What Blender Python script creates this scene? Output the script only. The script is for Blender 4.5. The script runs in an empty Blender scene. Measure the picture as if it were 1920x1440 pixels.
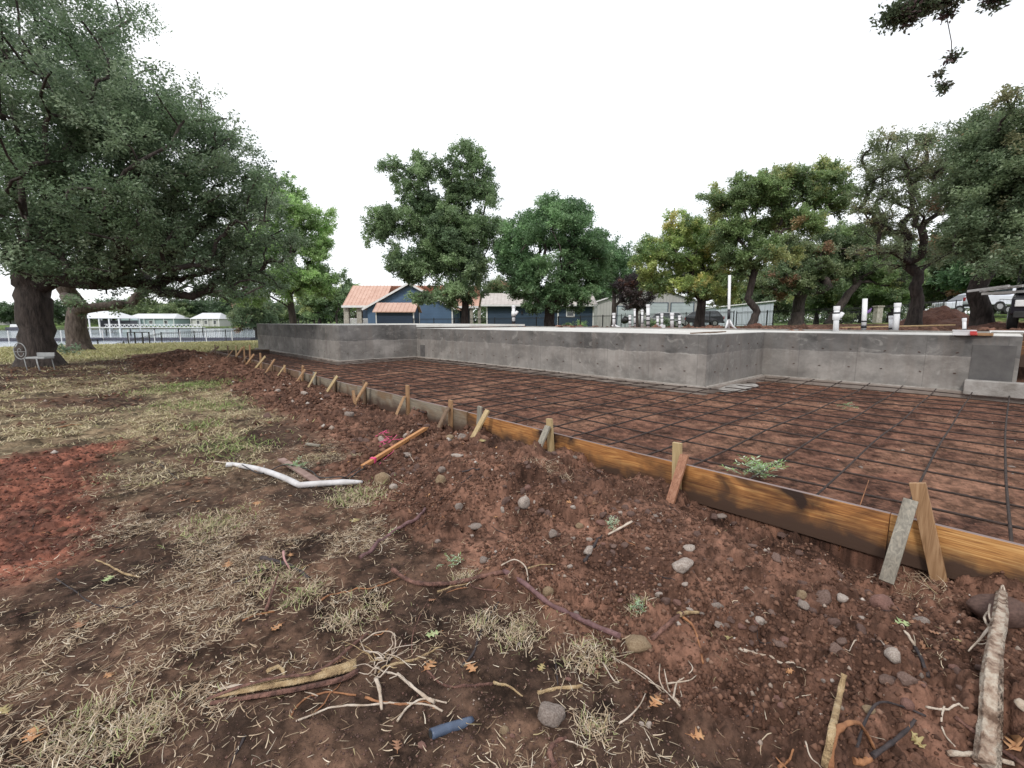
import bpy, math, random
import numpy as np
from mathutils import Vector, Matrix, Quaternion
R=math.radians
C=bpy.context.scene.collection
sc=bpy.context.scene
# ---------------------------------------------------------------- camera, world, light
EYE=1.6
cam_d=bpy.data.cameras.new('camera'); cam=bpy.data.objects.new('camera',cam_d); C.objects.link(cam)
cam_d.sensor_width=36; cam_d.lens=15.96; cam_d.clip_start=.05; cam_d.clip_end=5000
PITCH=math.atan(118/851.)
cam.location=(0,0,EYE); cam.rotation_euler=(math.pi/2-PITCH,0,R(47.2-90))
sc.camera=cam
sc.render.engine='CYCLES'; sc.render.resolution_x=1024; sc.render.resolution_y=768
sc.cycles.use_denoising=True; sc.cycles.max_bounces=6; sc.cycles.diffuse_bounces=3; sc.cycles.glossy_bounces=2
sc.cycles.transmission_bounces=4; sc.cycles.transparent_max_bounces=6
sc.cycles.caustics_reflective=False; sc.cycles.caustics_refractive=False
sc.view_settings.view_transform='Standard'; sc.view_settings.look='None'
sc.view_settings.exposure=0.30; sc.view_settings.gamma=1.0
w=bpy.data.worlds.new('World'); sc.world=w; w.use_nodes=True
nt=w.node_tree; bg=nt.nodes['Background']
sky=nt.nodes.new('ShaderNodeTexSky'); sky.sky_type='NISHITA'; sky.sun_disc=False
SUN_EL,SUN_ROT=R(44),R(-112)
sky.sun_elevation=SUN_EL; sky.sun_rotation=SUN_ROT
cl=nt.nodes.new('ShaderNodeTexNoise'); cl.inputs['Scale'].default_value=1.6; cl.inputs['Detail'].default_value=4
cr=nt.nodes.new('ShaderNodeValToRGB'); cr.color_ramp.elements[0].position=.3; cr.color_ramp.elements[0].color=(9.3,9.6,10.0,1)
cr.color_ramp.elements[1].position=.7; cr.color_ramp.elements[1].color=(11.4,11.5,11.7,1)
mx=nt.nodes.new('ShaderNodeMix'); mx.data_type='RGBA'; mx.inputs[0].default_value=.88
tcw=nt.nodes.new('ShaderNodeTexCoord')
nt.links.new(tcw.outputs['Generated'],cl.inputs['Vector']); nt.links.new(cl.outputs['Fac'],cr.inputs[0])
nt.links.new(sky.outputs[0],mx.inputs[6]); nt.links.new(cr.outputs[0],mx.inputs[7])
nt.links.new(mx.outputs[2],bg.inputs['Color']); bg.inputs['Strength'].default_value=.1
sd=bpy.data.lights.new('sun','SUN'); sd.energy=1.5; sd.angle=R(10); sd.color=(1,.95,.88)
so=bpy.data.objects.new('sun',sd); C.objects.link(so)
# nishita: direction to the sun is (sin(rot), cos(rot)) in x,y
sv=Vector((math.sin(SUN_ROT)*math.cos(SUN_EL),math.cos(SUN_ROT)*math.cos(SUN_EL),math.sin(SUN_EL)))
so.rotation_euler=sv.to_track_quat('Z','Y').to_euler()
# ---------------------------------------------------------------- coordinates
# world x runs across the form board towards the foundation, world y runs along the board away from the camera
F=851.; YAW=R(47.2); FX,FY=math.cos(YAW),math.sin(YAW)
def ray(px,py):
    x=(px-960)/F; y=-(py-720)/F
    fw=math.cos(PITCH)+y*math.sin(PITCH); up=-math.sin(PITCH)+y*math.cos(PITCH)
    return (fw*FX+x*FY, fw*FY-x*FX, up)
def P(px,py,D):            # a point seen at px,py that stands D metres ahead
    r=ray(px,py); k=D/(r[0]*FX+r[1]*FY); return Vector((r[0]*k,r[1]*k,EYE+r[2]*k))
def onV(px,py,V):
    r=ray(px,py); k=V/r[0]; return Vector((V,r[1]*k,EYE+r[2]*k))
def onZ(px,py,z):
    r=ray(px,py); k=(z-EYE)/r[2]; return Vector((r[0]*k,r[1]*k,z))
def ahead(X,D,z=0):        # X metres right of, D metres ahead of the viewpoint
    return Vector((X*FY+D*FX, -X*FX+D*FY, z))
# ---------------------------------------------------------------- numpy noise
def h2(ix,iy,s):
    n=(ix.astype(np.int64)*374761393+iy.astype(np.int64)*668265263+s*974634777)&0x7fffffff
    n=((n^(n>>13))*1274126177)&0x7fffffff
    n=((n^(n>>16))*461845907)&0x7fffffff
    return ((n^(n>>15))&0xffffff)/float(0xffffff)
def vn(x,y,s=0):
    ix=np.floor(x);iy=np.floor(y);fx=x-ix;fy=y-iy
    fx=fx*fx*fx*(fx*(fx*6-15)+10);fy=fy*fy*fy*(fy*(fy*6-15)+10)
    a=h2(ix,iy,s);b=h2(ix+1,iy,s);c=h2(ix,iy+1,s);d=h2(ix+1,iy+1,s)
    return (a*(1-fx)+b*fx)*(1-fy)+(c*(1-fx)+d*fx)*fy
def fbm(x,y,s=0,o=4,g=.5):
    t=0;a=1;n=0
    for k in range(o):
        t=t+a*vn(x*2**k+17*k,y*2**k-9*k,s+k);n+=a;a*=g
    return t/n
def clods(x,y,sz,s,dens=.6):   # lumps of earth: domes of uneven size
    u=x/sz+.35*fbm(x/sz*1.7,y/sz*1.7,s+5,2);v=y/sz+.35*fbm(x/sz*1.7+9,y/sz*1.7,s+6,2)
    ix=np.floor(u);iy=np.floor(v);best=np.zeros_like(u)
    for dx in(-1,0,1):
        for dy in(-1,0,1):
            cx=ix+dx;cy=iy+dy
            r=h2(cx,cy,s+1);px=cx+.5+.8*(h2(cx,cy,s+2)-.5);py=cy+.5+.8*(h2(cx,cy,s+3)-.5)
            rad=np.where(r<dens,.25+.5*(r/dens),0)
            e=h2(cx,cy,s+4)*.8+.6
            d2=((u-px)*e)**2+((v-py)/e)**2
            best=np.maximum(best,np.sqrt(np.maximum(rad*rad-d2,0))*(.5+.5*e))
    return best*sz
def ss(a,b,x):
    t=np.clip((x-a)/(b-a),0,1);return t*t*(3-2*t)
SHORE=51.
def lake_mask(x,y):
    return ss(SHORE,SHORE+3,y+1.2*fbm(x*.1,y*.1,3,2))*ss(.37,.33,x/np.maximum(y,1))*(1-ss(215,235,y-.1*x))
def terrain(x,y):
    z=-.3*ss(22,SHORE,y)
    hi=ss(14.4,15.8,x+ .0*y)
    zh=1.2+.22*ss(20,50,x)+.72*ss(40,54,x)*ss(8,2,y)-.95*np.clip((y-8)/33.,0,1)*ss(17,28,x)
    z=z*(1-hi)+hi*zh
    z=z+ (-2.2-z)*lake_mask(x,y)
    farl=ss(215,235,y-.1*x)*ss(.5,.4,x/np.maximum(y,1))
    z=z*(1-farl)+farl*(-1.0+.006*np.maximum(y-235,0))
    return z
def zones(x,y):
    wob=.45*(fbm(x*.9,y*.9,11,3)-.5)*2
    pit=ss(4.03,4.07,x)*ss(14.6,14.2,x)*ss(29,27,y)
    edge=np.where(y>5,2.25,1.65)+.5*wob
    edge=edge+1.2*ss(13,20,y)*(-1)
    berm=ss(edge-.18,edge+.18,x)*(1-ss(4.03,4.07,x))*ss(30,27,y)
    berm=np.maximum(berm,ss(13,15,x)*(1-ss(46,52,x+.4*y+3*wob))*ss(35,28,y)*1.0)
    # churned reddish patch on the left
    rp=ss(.25,-.25,x+.55*wob-.12*(y-6))*ss(8.0,7.5,y+.5*wob)*ss(3.7,4.3,y+.3*wob)
    rp=np.maximum(rp,ss(.75,.45,x+.3*wob+.4)*ss(3.2,3.9,y)*0)
    lawn=ss(25,29,y+2.2*wob+ (4.5-x)*.12)*(1-ss(5.5,6.5,x)*ss(29,27,y))*(1-berm)
    lawn=np.maximum(lawn*(1-ss(12,14,x)*ss(40,35,y)),ss(46,52,x+.4*y+3*wob))
    # matted dry grass: broad belts with bare strips between
    n=fbm(x*.55+.25*y,y*.35-.1*x,21,4)
    far=ss(6.5,8,y)*ss(3.2,2.4,x+.1*y-.9)
    dry=ss(.47,.58,n+.05*far-.10*ss(2.,.8,y)+.05*ss(1.0,2.2,y)*ss(6,4,y)+.17*np.exp(-((y-9.6)/1.7)**2)*ss(3.2,2.0,x)-.16*np.exp(-((y-13.0-.3*x)/1.)**2)+.12*np.exp(-((y-14.9-.25*x)/.9)**2)-.30*ss(16.8,18.3,y)*ss(26,23,y))
    dry=dry*(.35+.65*ss(.40,.60,fbm(x*2.6+1.2*y,y*1.6,23,4)))
    dry=dry*(1-berm)*(1-pit)*(1-rp)
    return pit,berm,rp,lawn,dry
def height(x,y):
    x=np.asarray(x,float);y=np.asarray(y,float)
    z=terrain(x,y)
    pit,berm,rp,lawn,dry=zones(x,y)
    rr=np.sqrt(x*x+y*y)
    near=ss(60,20,rr)
    out=1-pit
    z=z+.05*(fbm(x*.35,y*.35,31,3)-.5)*2*near*out
    # spoil heaped along the form, with a trench against the board
    crest=3.0-.2*ss(2.2,.8,y)+.25*(fbm(y*.7,y*0,41,2)-.5)*2
    hb=(.155+.07*(fbm(y*.55+4,y*0,42,2)-.5)*2)*ss(6,3,y)+.13*ss(7,10,y)
    heap=hb*np.exp(-((x-crest)/.62)**2)
    heap=heap+.09*ss(16.5,19,y)*ss(2.6,3.4,x)
    z=z+heap*berm*(x<4.1)*ss(30,26,y)
    tr=ss(3.45-.5*ss(2.5,.6,y),3.85-.2*ss(2.5,.6,y),x)*(x<4.06)*ss(12,8,y)
    z=z-tr*(.13+.12*ss(2.6,.8,y))*(1-.3*fbm(x*3,y*3,43,2))
    z=z+pit*(.01+.02*(fbm(x*.8,y*.8,44,3)-.5)*2 +.02*ss(5.2,4.4,x) - .03*ss(4.5,4.15,x) - .03*np.maximum(ss(9.2,9.7,x)*(y>4.3),ss(12.7,13.2,x)))
    # lumps
    l1=clods(x,y,.16,51,.35);l2=clods(x+3,y,.075,52,.5);l3=clods(x,y+5,.033,53,.6);l4=clods(x+1,y+2,.4,54,.22)
    rough=fbm(x*1.3,y*1.3,61,3)
    amp=np.clip(berm*(.55+.9*ss(.4,.65,rough))+rp*.55+(1-berm)*(1-pit)*(1-lawn)*.22*(1-.3*dry)+.16*pit,0,1.5)*ss(45,18,rr)
    z=z+amp*(.45*l1+.6*l2+.6*l3+.40*l4*berm)
    z=z+(amp*.7+.15)*.024*(fbm(x*9,y*9,62,4)-.5)*2*near
    z=z+(.03*(fbm(x*1.8,y*1.8,63,4)-.5)*2*(1-pit)*(1-lawn*.7)+.012*(fbm(x*22,y*22,64,3)-.5)*(1-.6*pit)+.07*ss(.5,.8,fbm(x*1.1+5,y*1.1,65,3))*berm)*near
    z=z+.03*dry*ss(.45,.75,fbm(x*6,y*6,66,3))*near
    return z
def gz(x,y): return float(height(np.array([x]),np.array([y]))[0])
def G(px,py):             # where the line of sight through px,py meets the ground
    r=np.array(ray(px,py)); ks=np.geomspace(1.2,80,1500)
    x=r[0]*ks;y=r[1]*ks;z=EYE+r[2]*ks
    d=z-height(x,y); i=int(np.argmax(d<0)) or 1499
    a=d[i-1]/(d[i-1]-d[i]+1e-9); k=ks[i-1]+(ks[i]-ks[i-1])*a
    return Vector((r[0]*k,r[1]*k,EYE+r[2]*k))
# ---------------------------------------------------------------- materials
MATS={}
def mat(name,c1,c2=None,scale=4.,rough=.8,bump=0.,bscale=25.,stretch=(1,1,1),c3=None,metal=0.,spec=.4,attr=False,trans=0.,lo=.35,hi=.65,dist=0.,coat=0.,bdist=.02,detail=6):
    if name in MATS: return MATS[name]
    m=bpy.data.materials.new(name);m.use_nodes=True;t=m.node_tree;N=t.nodes;L=t.links
    p=N['Principled BSDF'];p.inputs['Roughness'].default_value=rough;p.inputs['Metallic'].default_value=metal
    p.inputs['Specular IOR Level'].default_value=spec;p.inputs['Coat Weight'].default_value=coat
    tc=N.new('ShaderNodeTexCoord');mp=N.new('ShaderNodeMapping');mp.inputs['Scale'].default_value=stretch
    L.new(tc.outputs['Object'],mp.inputs['Vector'])
    nz=N.new('ShaderNodeTexNoise');nz.inputs['Scale'].default_value=scale;nz.inputs['Detail'].default_value=detail;nz.inputs['Roughness'].default_value=.6;nz.inputs['Distortion'].default_value=dist
    L.new(mp.outputs[0],nz.inputs['Vector'])
    rp=N.new('ShaderNodeValToRGB');e=rp.color_ramp.elements
    if c2 is None: c2=tuple(min(1,v*1.25) for v in c1)
    e[0].position=lo;e[1].position=hi;e[0].color=(*c1,1);e[1].color=(*c2,1)
    if c3: 
        k=e.new((lo+hi)/2);k.color=(*c3,1)
    L.new(nz.outputs['Fac'],rp.inputs[0]);out=rp.outputs[0]
    if attr:
        at=N.new('ShaderNodeAttribute');at.attribute_name='Col'
        mm=N.new('ShaderNodeMix');mm.data_type='RGBA';mm.blend_type='MULTIPLY';mm.inputs[0].default_value=1
        L.new(out,mm.inputs[6]);L.new(at.outputs['Color'],mm.inputs[7]);out=mm.outputs[2]
    L.new(out,p.inputs['Base Color'])
    if bump:
        b=N.new('ShaderNodeTexNoise');b.inputs['Scale'].default_value=bscale;b.inputs['Detail'].default_value=5
        L.new(mp.outputs[0],b.inputs['Vector'])
        bp=N.new('ShaderNodeBump');bp.inputs['Strength'].default_value=bump;bp.inputs['Distance'].default_value=bdist
        L.new(b.outputs['Fac'],bp.inputs['Height']);L.new(bp.outputs[0],p.inputs['Normal'])
    if trans:
        tr=N.new('ShaderNodeBsdfTranslucent');ms=N.new('ShaderNodeMixShader');ms.inputs[0].default_value=trans
        L.new(out,tr.inputs['Color']);L.new(p.outputs[0],ms.inputs[1]);L.new(tr.outputs[0],ms.inputs[2])
        L.new(ms.outputs[0],N['Material Output'].inputs['Surface'])
    MATS[name]=m;return m
# ---------------------------------------------------------------- mesh helpers
def tag(o,label=None,cat=None,group=None,kind=None):
    if label:o['label']=label
    if cat:o['category']=cat
    if group:o['group']=group
    if kind:o['kind']=kind
    return o
def thing(name,loc,label,cat,group=None):
    o=bpy.data.objects.new(name,None);C.objects.link(o);o.location=loc;o.empty_display_size=.2
    return tag(o,label,cat,group)
def root_loc(o):
    v=Vector(o.location)
    while o.parent:o=o.parent;v+=Vector(o.location)
    return v
def npmesh(name,v,f,m,parent=None,col=None,smooth=False,loc=None):
    v=np.asarray(v,np.float32);f=np.asarray(f,np.int32)
    base=Vector(loc) if loc is not None else (root_loc(parent) if parent else Vector((0,0,0)))
    v=v-np.array(base,np.float32)
    me=bpy.data.meshes.new(name);n=f.shape[1]
    me.vertices.add(len(v));me.vertices.foreach_set('co',v.ravel())
    me.loops.add(f.size);me.loops.foreach_set('vertex_index',f.ravel())
    me.polygons.add(len(f));me.polygons.foreach_set('loop_start',np.arange(0,f.size,n,dtype=np.int32))
    me.polygons.foreach_set('loop_total',np.full(len(f),n,np.int32))
    if smooth: me.polygons.foreach_set('use_smooth',np.ones(len(f),bool))
    me.update(calc_edges=True)
    if col is not None:
        a=me.color_attributes.new('Col','FLOAT_COLOR','POINT');c=np.ones((len(v),4),np.float32);c[:,:3]=col
        a.data.foreach_set('color',c.ravel())
    if m:me.materials.append(m)
    o=bpy.data.objects.new(name,me);C.objects.link(o)
    if parent:o.parent=parent
    elif loc is not None:o.location=base
    return o
class MB:
    def __init__(s):s.v=[];s.f=[];s.sm=[]
    def add(s,vs,fs,sm=False):
        k=len(s.v);s.v+=[tuple(p) for p in vs];s.f+=[tuple(i+k for i in q) for q in fs];s.sm+=[sm]*len(fs);return s
    def box(s,c,d,rz=0,M=None):
        h=[x/2 for x in d];vs=[Vector((a*h[0],b*h[1],e*h[2])) for e in(-1,1) for a,b in((-1,-1),(1,-1),(1,1),(-1,1))]
        Q=M if M is not None else Matrix.Rotation(rz,3,'Z')
        vs=[Q@v+Vector(c) for v in vs]
        return s.add(vs,[(3,2,1,0),(4,5,6,7),(0,1,5,4),(1,2,6,5),(2,3,7,6),(3,0,4,7)])
    def bar(s,a,b,wd,th,up=(0,0,1)):     # a squared bar from a to b; wd across, th along up
        a=Vector(a);b=Vector(b);z=(b-a).normalized();x=z.cross(Vector(up))
        if x.length<1e-4:x=z.cross(Vector((1,0,0)))
        x.normalize();y=x.cross(z);
        vs=[p+x*i*wd/2+y*j*th/2 for p in(a,b) for i,j in((-1,-1),(1,-1),(1,1),(-1,1))]
        return s.add(vs,[(0,1,2,3),(7,6,5,4),(4,5,1,0),(5,6,2,1),(6,7,3,2),(7,4,0,3)])
    def tube(s,pts,rad,n=8,cap=True,sm=True,jit=0,flat=1.):
        pts=[Vector(p) for p in pts]
        if not hasattr(rad,'__len__'):rad=[rad]*len(pts)
        x=None;vs=[]
        for i,p in enumerate(pts):
            d=(pts[min(i+1,len(pts)-1)]-pts[max(i-1,0)])
            if d.length<1e-9:d=Vector((0,0,1))
            d.normalize()
            if x is None:
                x=d.cross(Vector((0,0,1)));
                if x.length<.05:x=d.cross(Vector((1,0,0)))
            x=(x-d*x.dot(d));x.normalize();y=d.cross(x)
            for k in range(n):
                a=2*math.pi*k/n;r=rad[i]*(1+(jit*(random.random()-.5) if jit else 0))
                vs.append(p+x*math.cos(a)*r+y*math.sin(a)*r*flat)
        fs=[(i*n+k,i*n+(k+1)%n,(i+1)*n+(k+1)%n,(i+1)*n+k) for i in range(len(pts)-1) for k in range(n)]
        s.add(vs,fs,sm)
        if cap:
            q=len(s.v)-len(vs);s.f+=[tuple(q+k for k in reversed(range(n))),tuple(q+(len(pts)-1)*n+k for k in range(n))];s.sm+=[False,False]
        return s
    def prism(s,poly,fn):      # poly: outline points, fn(p,t) -> 3d for t=0,1
        n=len(poly);vs=[fn(p,0) for p in poly]+[fn(p,1) for p in poly]
        return s.add(vs,[tuple(reversed(range(n))),tuple(range(n,2*n))]+[(i,(i+1)%n,n+(i+1)%n,n+i) for i in range(n)])
    def build(s,name,m,parent=None,loc=None,bevel=0,label=None,cat=None,group=None,kind=None):
        base=Vector(loc) if loc is not None else (root_loc(parent) if parent else Vector((0,0,0)))
        me=bpy.data.meshes.new(name);me.from_pydata([tuple(Vector(v)-base) for v in s.v],[],s.f);me.update()
        me.polygons.foreach_set('use_smooth',s.sm)
        me.materials.append(m);o=bpy.data.objects.new(name,me);C.objects.link(o)
        if parent:o.parent=parent
        elif loc is not None:o.location=base
        if bevel:
            b=o.modifiers.new('b','BEVEL');b.width=bevel;b.segments=2;b.limit_method='ANGLE'
        return tag(o,label,cat,group,kind)
def copy_tree(o,parent=None):
    c=o.copy();C.objects.link(c);c.parent=parent
    for ch in o.children:copy_tree(ch,c)
    return c
rnd=random.Random(7);random.seed(11);NR=np.random.RandomState(5)
# ---------------------------------------------------------------- ground sheet
def build_ground():
    d=R(.105)
    a=[YAW+k*d for k in range(-560,561)]
    a0,a1=a[0],a[-1]; rest=np.linspace(a1,a0+2*math.pi,60)[1:-1]
    ang=np.array(a+list(rest))
    rad=[.25,.5,.8,1.0,1.15]
    r=1.25
    while r<6: rad.append(r); r*=1.0034
    while r<35: rad.append(r); r*=1.0058
    while r<120: rad.append(r); r*=1.012
    while r<4000: rad.append(r); r*=1.05
    rad=np.array(rad)
    A,Rr=np.meshgrid(ang,rad);x=(Rr*np.cos(A)).ravel();y=(Rr*np.sin(A)).ravel()
    z=height(x,y)
    # the sheet tucks under the foundation
    ins=((x>10.1)&(x<16.5)&(y>4.6)&(y<27))|((x>6.9)&(x<16.5)&(y>16.8)&(y<27.5))|((x>13.6)&(x<16.5)&(y>0.)&(y<27))
    z=np.where(ins,-.2,z)
    pit,berm,rp,lawn,dry=zones(x,y)
    n1=fbm(x*.5,y*.5,71,4);n2=fbm(x*2.2,y*2.2,72,4);n3=fbm(x*7,y*7,73,3)
    def c(*t):return np.array(t)[None,:]
    def mixc(a,b,t):return a*(1-t[:,None])+b*t[:,None]
    col=mixc(c(.060,.037,.027),c(.118,.071,.049),ss(.35,.65,n2))
    col=mixc(col,mixc(c(.080,.043,.031),c(.188,.101,.071),ss(.32,.68,n2*.6+n1*.4)),berm)
    pitc=mixc(mixc(c(.105,.052,.037),c(.175,.088,.060),ss(.34,.66,n3)),c(.205,.110,.074),ss(.5,.66,fbm(x*.9,y*1.6,75,4)))
    col=mixc(col,pitc,pit)
    col=mixc(col,mixc(c(.105,.048,.035),c(.245,.098,.066),ss(.35,.65,n3*.5+n2*.5)),rp*(1-pit))
    col=mixc(col,mixc(c(.25,.20,.12),c(.36,.30,.19),n3),np.clip(dry*.42*ss(3.5,9,y),0,1))
    col=mixc(col,mixc(c(.30,.27,.14),c(.42,.38,.22),ss(.35,.65,n2)),np.clip(lawn*ss(90,60,x+y)+0,0,1))
    deep=ss(40,48,x+.3*y)
    col=mixc(col,mixc(c(.07,.12,.03),c(.13,.19,.05),ss(.35,.65,n2)),deep)
    col=mixc(col,c(.05,.05,.03)+0*col,ss(.05,.3,lake_mask(x,y)))
    hf=fbm(x*11,y*11,76,5,.8);mf=fbm(x*3.1,y*3.1,77,4,.7)
    col=.93*col*np.clip(.26+1.40*ss(.30,.70,hf)*.62+.52*ss(.3,.7,mf),.3,1.7)[:,None]
    m=mat('soil',(.72,.72,.72),(1.28,1.25,1.22),scale=26,rough=.95,bump=.8,bscale=90,attr=True,spec=.15,lo=.3,hi=.7,bdist=.012,detail=8)
    na=len(ang);nr=len(rad);i=np.arange(nr-1)[:,None]*na;j=np.arange(na)[None,:];j2=(j+1)%na
    f=np.stack([i+j,i+j2,i+na+j2,i+na+j],-1).reshape(-1,4)
    # close the middle
    x0=len(x);v=np.column_stack([x,y,z])
    o=npmesh('ground',v,f,m,col=col,smooth=True)
    o['kind']='structure'
    me=o.data
    return o
build_ground()
def build_water():
    m=bpy.data.materials.new('lake_water');m.use_nodes=True;t=m.node_tree;p=t.nodes['Principled BSDF']
    p.inputs['Base Color'].default_value=(.40,.46,.52,1);p.inputs['Roughness'].default_value=.12;p.inputs['Specular IOR Level'].default_value=.9
    tc=t.nodes.new('ShaderNodeTexCoord');mp=t.nodes.new('ShaderNodeMapping');mp.inputs['Scale'].default_value=(1,2.5,1)
    n=t.nodes.new('ShaderNodeTexNoise');n.inputs['Scale'].default_value=1.3;n.inputs['Detail'].default_value=4
    b=t.nodes.new('ShaderNodeBump');b.inputs['Strength'].default_value=.15;b.inputs['Distance'].default_value=.03
    t.links.new(tc.outputs['Object'],mp.inputs[0]);t.links.new(mp.outputs[0],n.inputs['Vector']);t.links.new(n.outputs['Fac'],b.inputs['Height']);t.links.new(b.outputs[0],p.inputs['Normal'])
    mb=MB();mb.add([(-400,40,-1.45),(130,40,-1.45),(130,260,-1.45),(-400,260,-1.45)],[(0,1,2,3)])
    o=mb.build('lake',m);o['kind']='structure'
build_water()
# ---------------------------------------------------------------- concrete foundation
def concrete_mat(name,band,c_lo,c_hi,stain):
    m=bpy.data.materials.new(name);m.use_nodes=True;t=m.node_tree;N=t.nodes;L=t.links;p=N['Principled BSDF']
    p.inputs['Roughness'].default_value=.85;p.inputs['Specular IOR Level'].default_value=.25
    g=N.new('ShaderNodeNewGeometry');sx=N.new('ShaderNodeSeparateXYZ');L.new(g.outputs['Position'],sx.inputs[0])
    def noise(sc_,det,st=(1,1,1),dist=0):
        mp=N.new('ShaderNodeMapping');mp.inputs['Scale'].default_value=st;L.new(g.outputs['Position'],mp.inputs[0])
        n=N.new('ShaderNodeTexNoise');n.inputs['Scale'].default_value=sc_;n.inputs['Detail'].default_value=det;n.inputs['Roughness'].default_value=.62;n.inputs['Distortion'].default_value=dist
        L.new(mp.outputs[0],n.inputs['Vector']);return n.outputs['Fac']
    def ramp(src,els):
        r=N.new('ShaderNodeValToRGB');e=r.color_ramp.elements
        e[0].position,e[0].color=els[0][0],(*els[0][1],1);e[1].position,e[1].color=els[-1][0],(*els[-1][1],1)
        for q,cc in els[1:-1]:
            k=e.new(q);k.color=(*cc,1)
        L.new(src,r.inputs[0]);return r.outputs[0]
    def mth(op,a,b,c=None):
        n=N.new('ShaderNodeMath');n.operation=op
        for i,v in enumerate((a,b)):
            if hasattr(v,'links'):L.new(v,n.inputs[i])
            else:n.inputs[i].default_value=v
        return n.outputs[0]
    def mix(f,a,b,mode='MIX'):
        n=N.new('ShaderNodeMix');n.data_type='RGBA';n.blend_type=mode
        for i,v in((0,f),(6,a),(7,b)):
            if hasattr(v,'links'):L.new(v,n.inputs[i])
            else:n.inputs[i].default_value=v if i==0 else (*v,1)
        return n.outputs[2]
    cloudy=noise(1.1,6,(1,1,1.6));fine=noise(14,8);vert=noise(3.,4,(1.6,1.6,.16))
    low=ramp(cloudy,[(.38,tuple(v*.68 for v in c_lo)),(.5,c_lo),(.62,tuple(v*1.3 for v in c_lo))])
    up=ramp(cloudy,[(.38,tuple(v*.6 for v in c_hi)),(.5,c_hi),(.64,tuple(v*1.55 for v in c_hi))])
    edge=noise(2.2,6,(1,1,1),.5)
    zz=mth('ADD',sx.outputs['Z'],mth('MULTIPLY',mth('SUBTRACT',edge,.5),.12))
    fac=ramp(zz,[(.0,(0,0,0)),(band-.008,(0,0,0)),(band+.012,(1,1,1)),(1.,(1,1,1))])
    zdiv=zz
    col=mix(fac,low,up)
    line=ramp(zdiv,[(0,(0,0,0)),(band-.03,(0,0,0)),(band-.008,(.5,.5,.5)),(band+.006,(0,0,0)),(1,(0,0,0))])
    col=mix(mth('MULTIPLY',line,ramp(noise(4,5),[(.42,(0,0,0)),(.6,(1,1,1))])),col,(.5,.49,.47))
    big=noise(.55,5,(1,1,1),.8)
    col=mix(ramp(big,[(.42,(.0,.0,.0)),(.62,(.6,.6,.6))]),col,(.20,.19,.18))
    col=mix(ramp(noise(2.6,7,(1,1,1.4),1.2),[(.56,(0,0,0)),(.68,(.5,.5,.5))]),col,(.40,.385,.36))
    sm=mth('FRACT',mth('DIVIDE',mth('ADD',sx.outputs['X'],sx.outputs['Y']),1.22),0)
    col=mix(ramp(sm,[(.0,(.45,.45,.45)),(.006,(.45,.45,.45)),(.014,(0,0,0))]),col,(.09,.085,.08))
    col=mix(ramp(vert,[(.48,(0,0,0)),(.72,(.55,.55,.55))]),col,stain)
    col=mix(ramp(fine,[(.3,(.16,.16,.16)),(.7,(0,0,0))]),col,(.05,.045,.045))
    L.new(col,p.inputs['Base Color'])
    b=N.new('ShaderNodeBump');b.inputs['Strength'].default_value=.5;b.inputs['Distance'].default_value=.008;L.new(noise(30,6),b.inputs['Height']);L.new(b.outputs[0],p.inputs['Normal'])
    return m
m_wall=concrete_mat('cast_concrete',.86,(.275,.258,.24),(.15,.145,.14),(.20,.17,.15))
m_foot=mat('footing_concrete',(.19,.158,.135),(.30,.26,.23),scale=2.2,rough=.9,bump=.4,bscale=30)
m_slab=mat('slab_concrete',(.52,.50,.47),(.66,.65,.62),scale=1.5,rough=.8,bump=.15,bscale=30)
m_dark=mat('dark_wet_concrete',(.09,.085,.085),(.13,.125,.12),scale=4,rough=.8)
fnd=thing('house_foundation',(10,10,0),'grey cast concrete house foundation stepping in corners behind the rebar','foundation')
WT=.3
def wallbox(x0,x1,y0,y1,z0,z1,name='foundation_wall',m=m_wall,bev=.006):
    mb=MB();mb.box(((x0+x1)/2,(y0+y1)/2,(z0+z1)/2),(x1-x0,y1-y0,z1-z0));return mb.build(name,m,fnd,bevel=bev)
ZA,ZC=1.45,1.30;AX,BY,AE=6.75,16.65,27.8
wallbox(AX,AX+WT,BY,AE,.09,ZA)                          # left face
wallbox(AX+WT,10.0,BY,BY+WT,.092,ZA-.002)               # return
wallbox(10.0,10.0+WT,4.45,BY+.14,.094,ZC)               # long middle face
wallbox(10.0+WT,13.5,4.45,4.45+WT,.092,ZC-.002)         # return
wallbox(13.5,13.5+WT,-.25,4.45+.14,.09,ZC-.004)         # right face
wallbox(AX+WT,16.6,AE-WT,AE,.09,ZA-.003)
# slabs: one raised, one lower
mb=MB();mb.box(((AX+WT+16.6)/2,(BY+WT+AE-WT)/2,ZA-.06),(16.6-AX-WT,AE-BY-2*WT,.1));mb.build('raised_slab',m_slab,fnd)
sl=[(10.3,4.75),(13.5,4.75),(13.8,4.6),(13.8,-.25),(16.6,-.25),(16.6,16.9),(10.3,16.9)]
mb=MB();mb.prism(sl,lambda p,t:(p[0],p[1],ZC-.11+.104*t));mb.build('slab',m_slab,fnd)
mb=MB();mb.box((16.68,8.3,ZC-.06),(.14,17.2,.2));mb.build('slab_edge_form',mat('grey_form_edge',(.2,.19,.18),(.3,.29,.27)),fnd)
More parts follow.
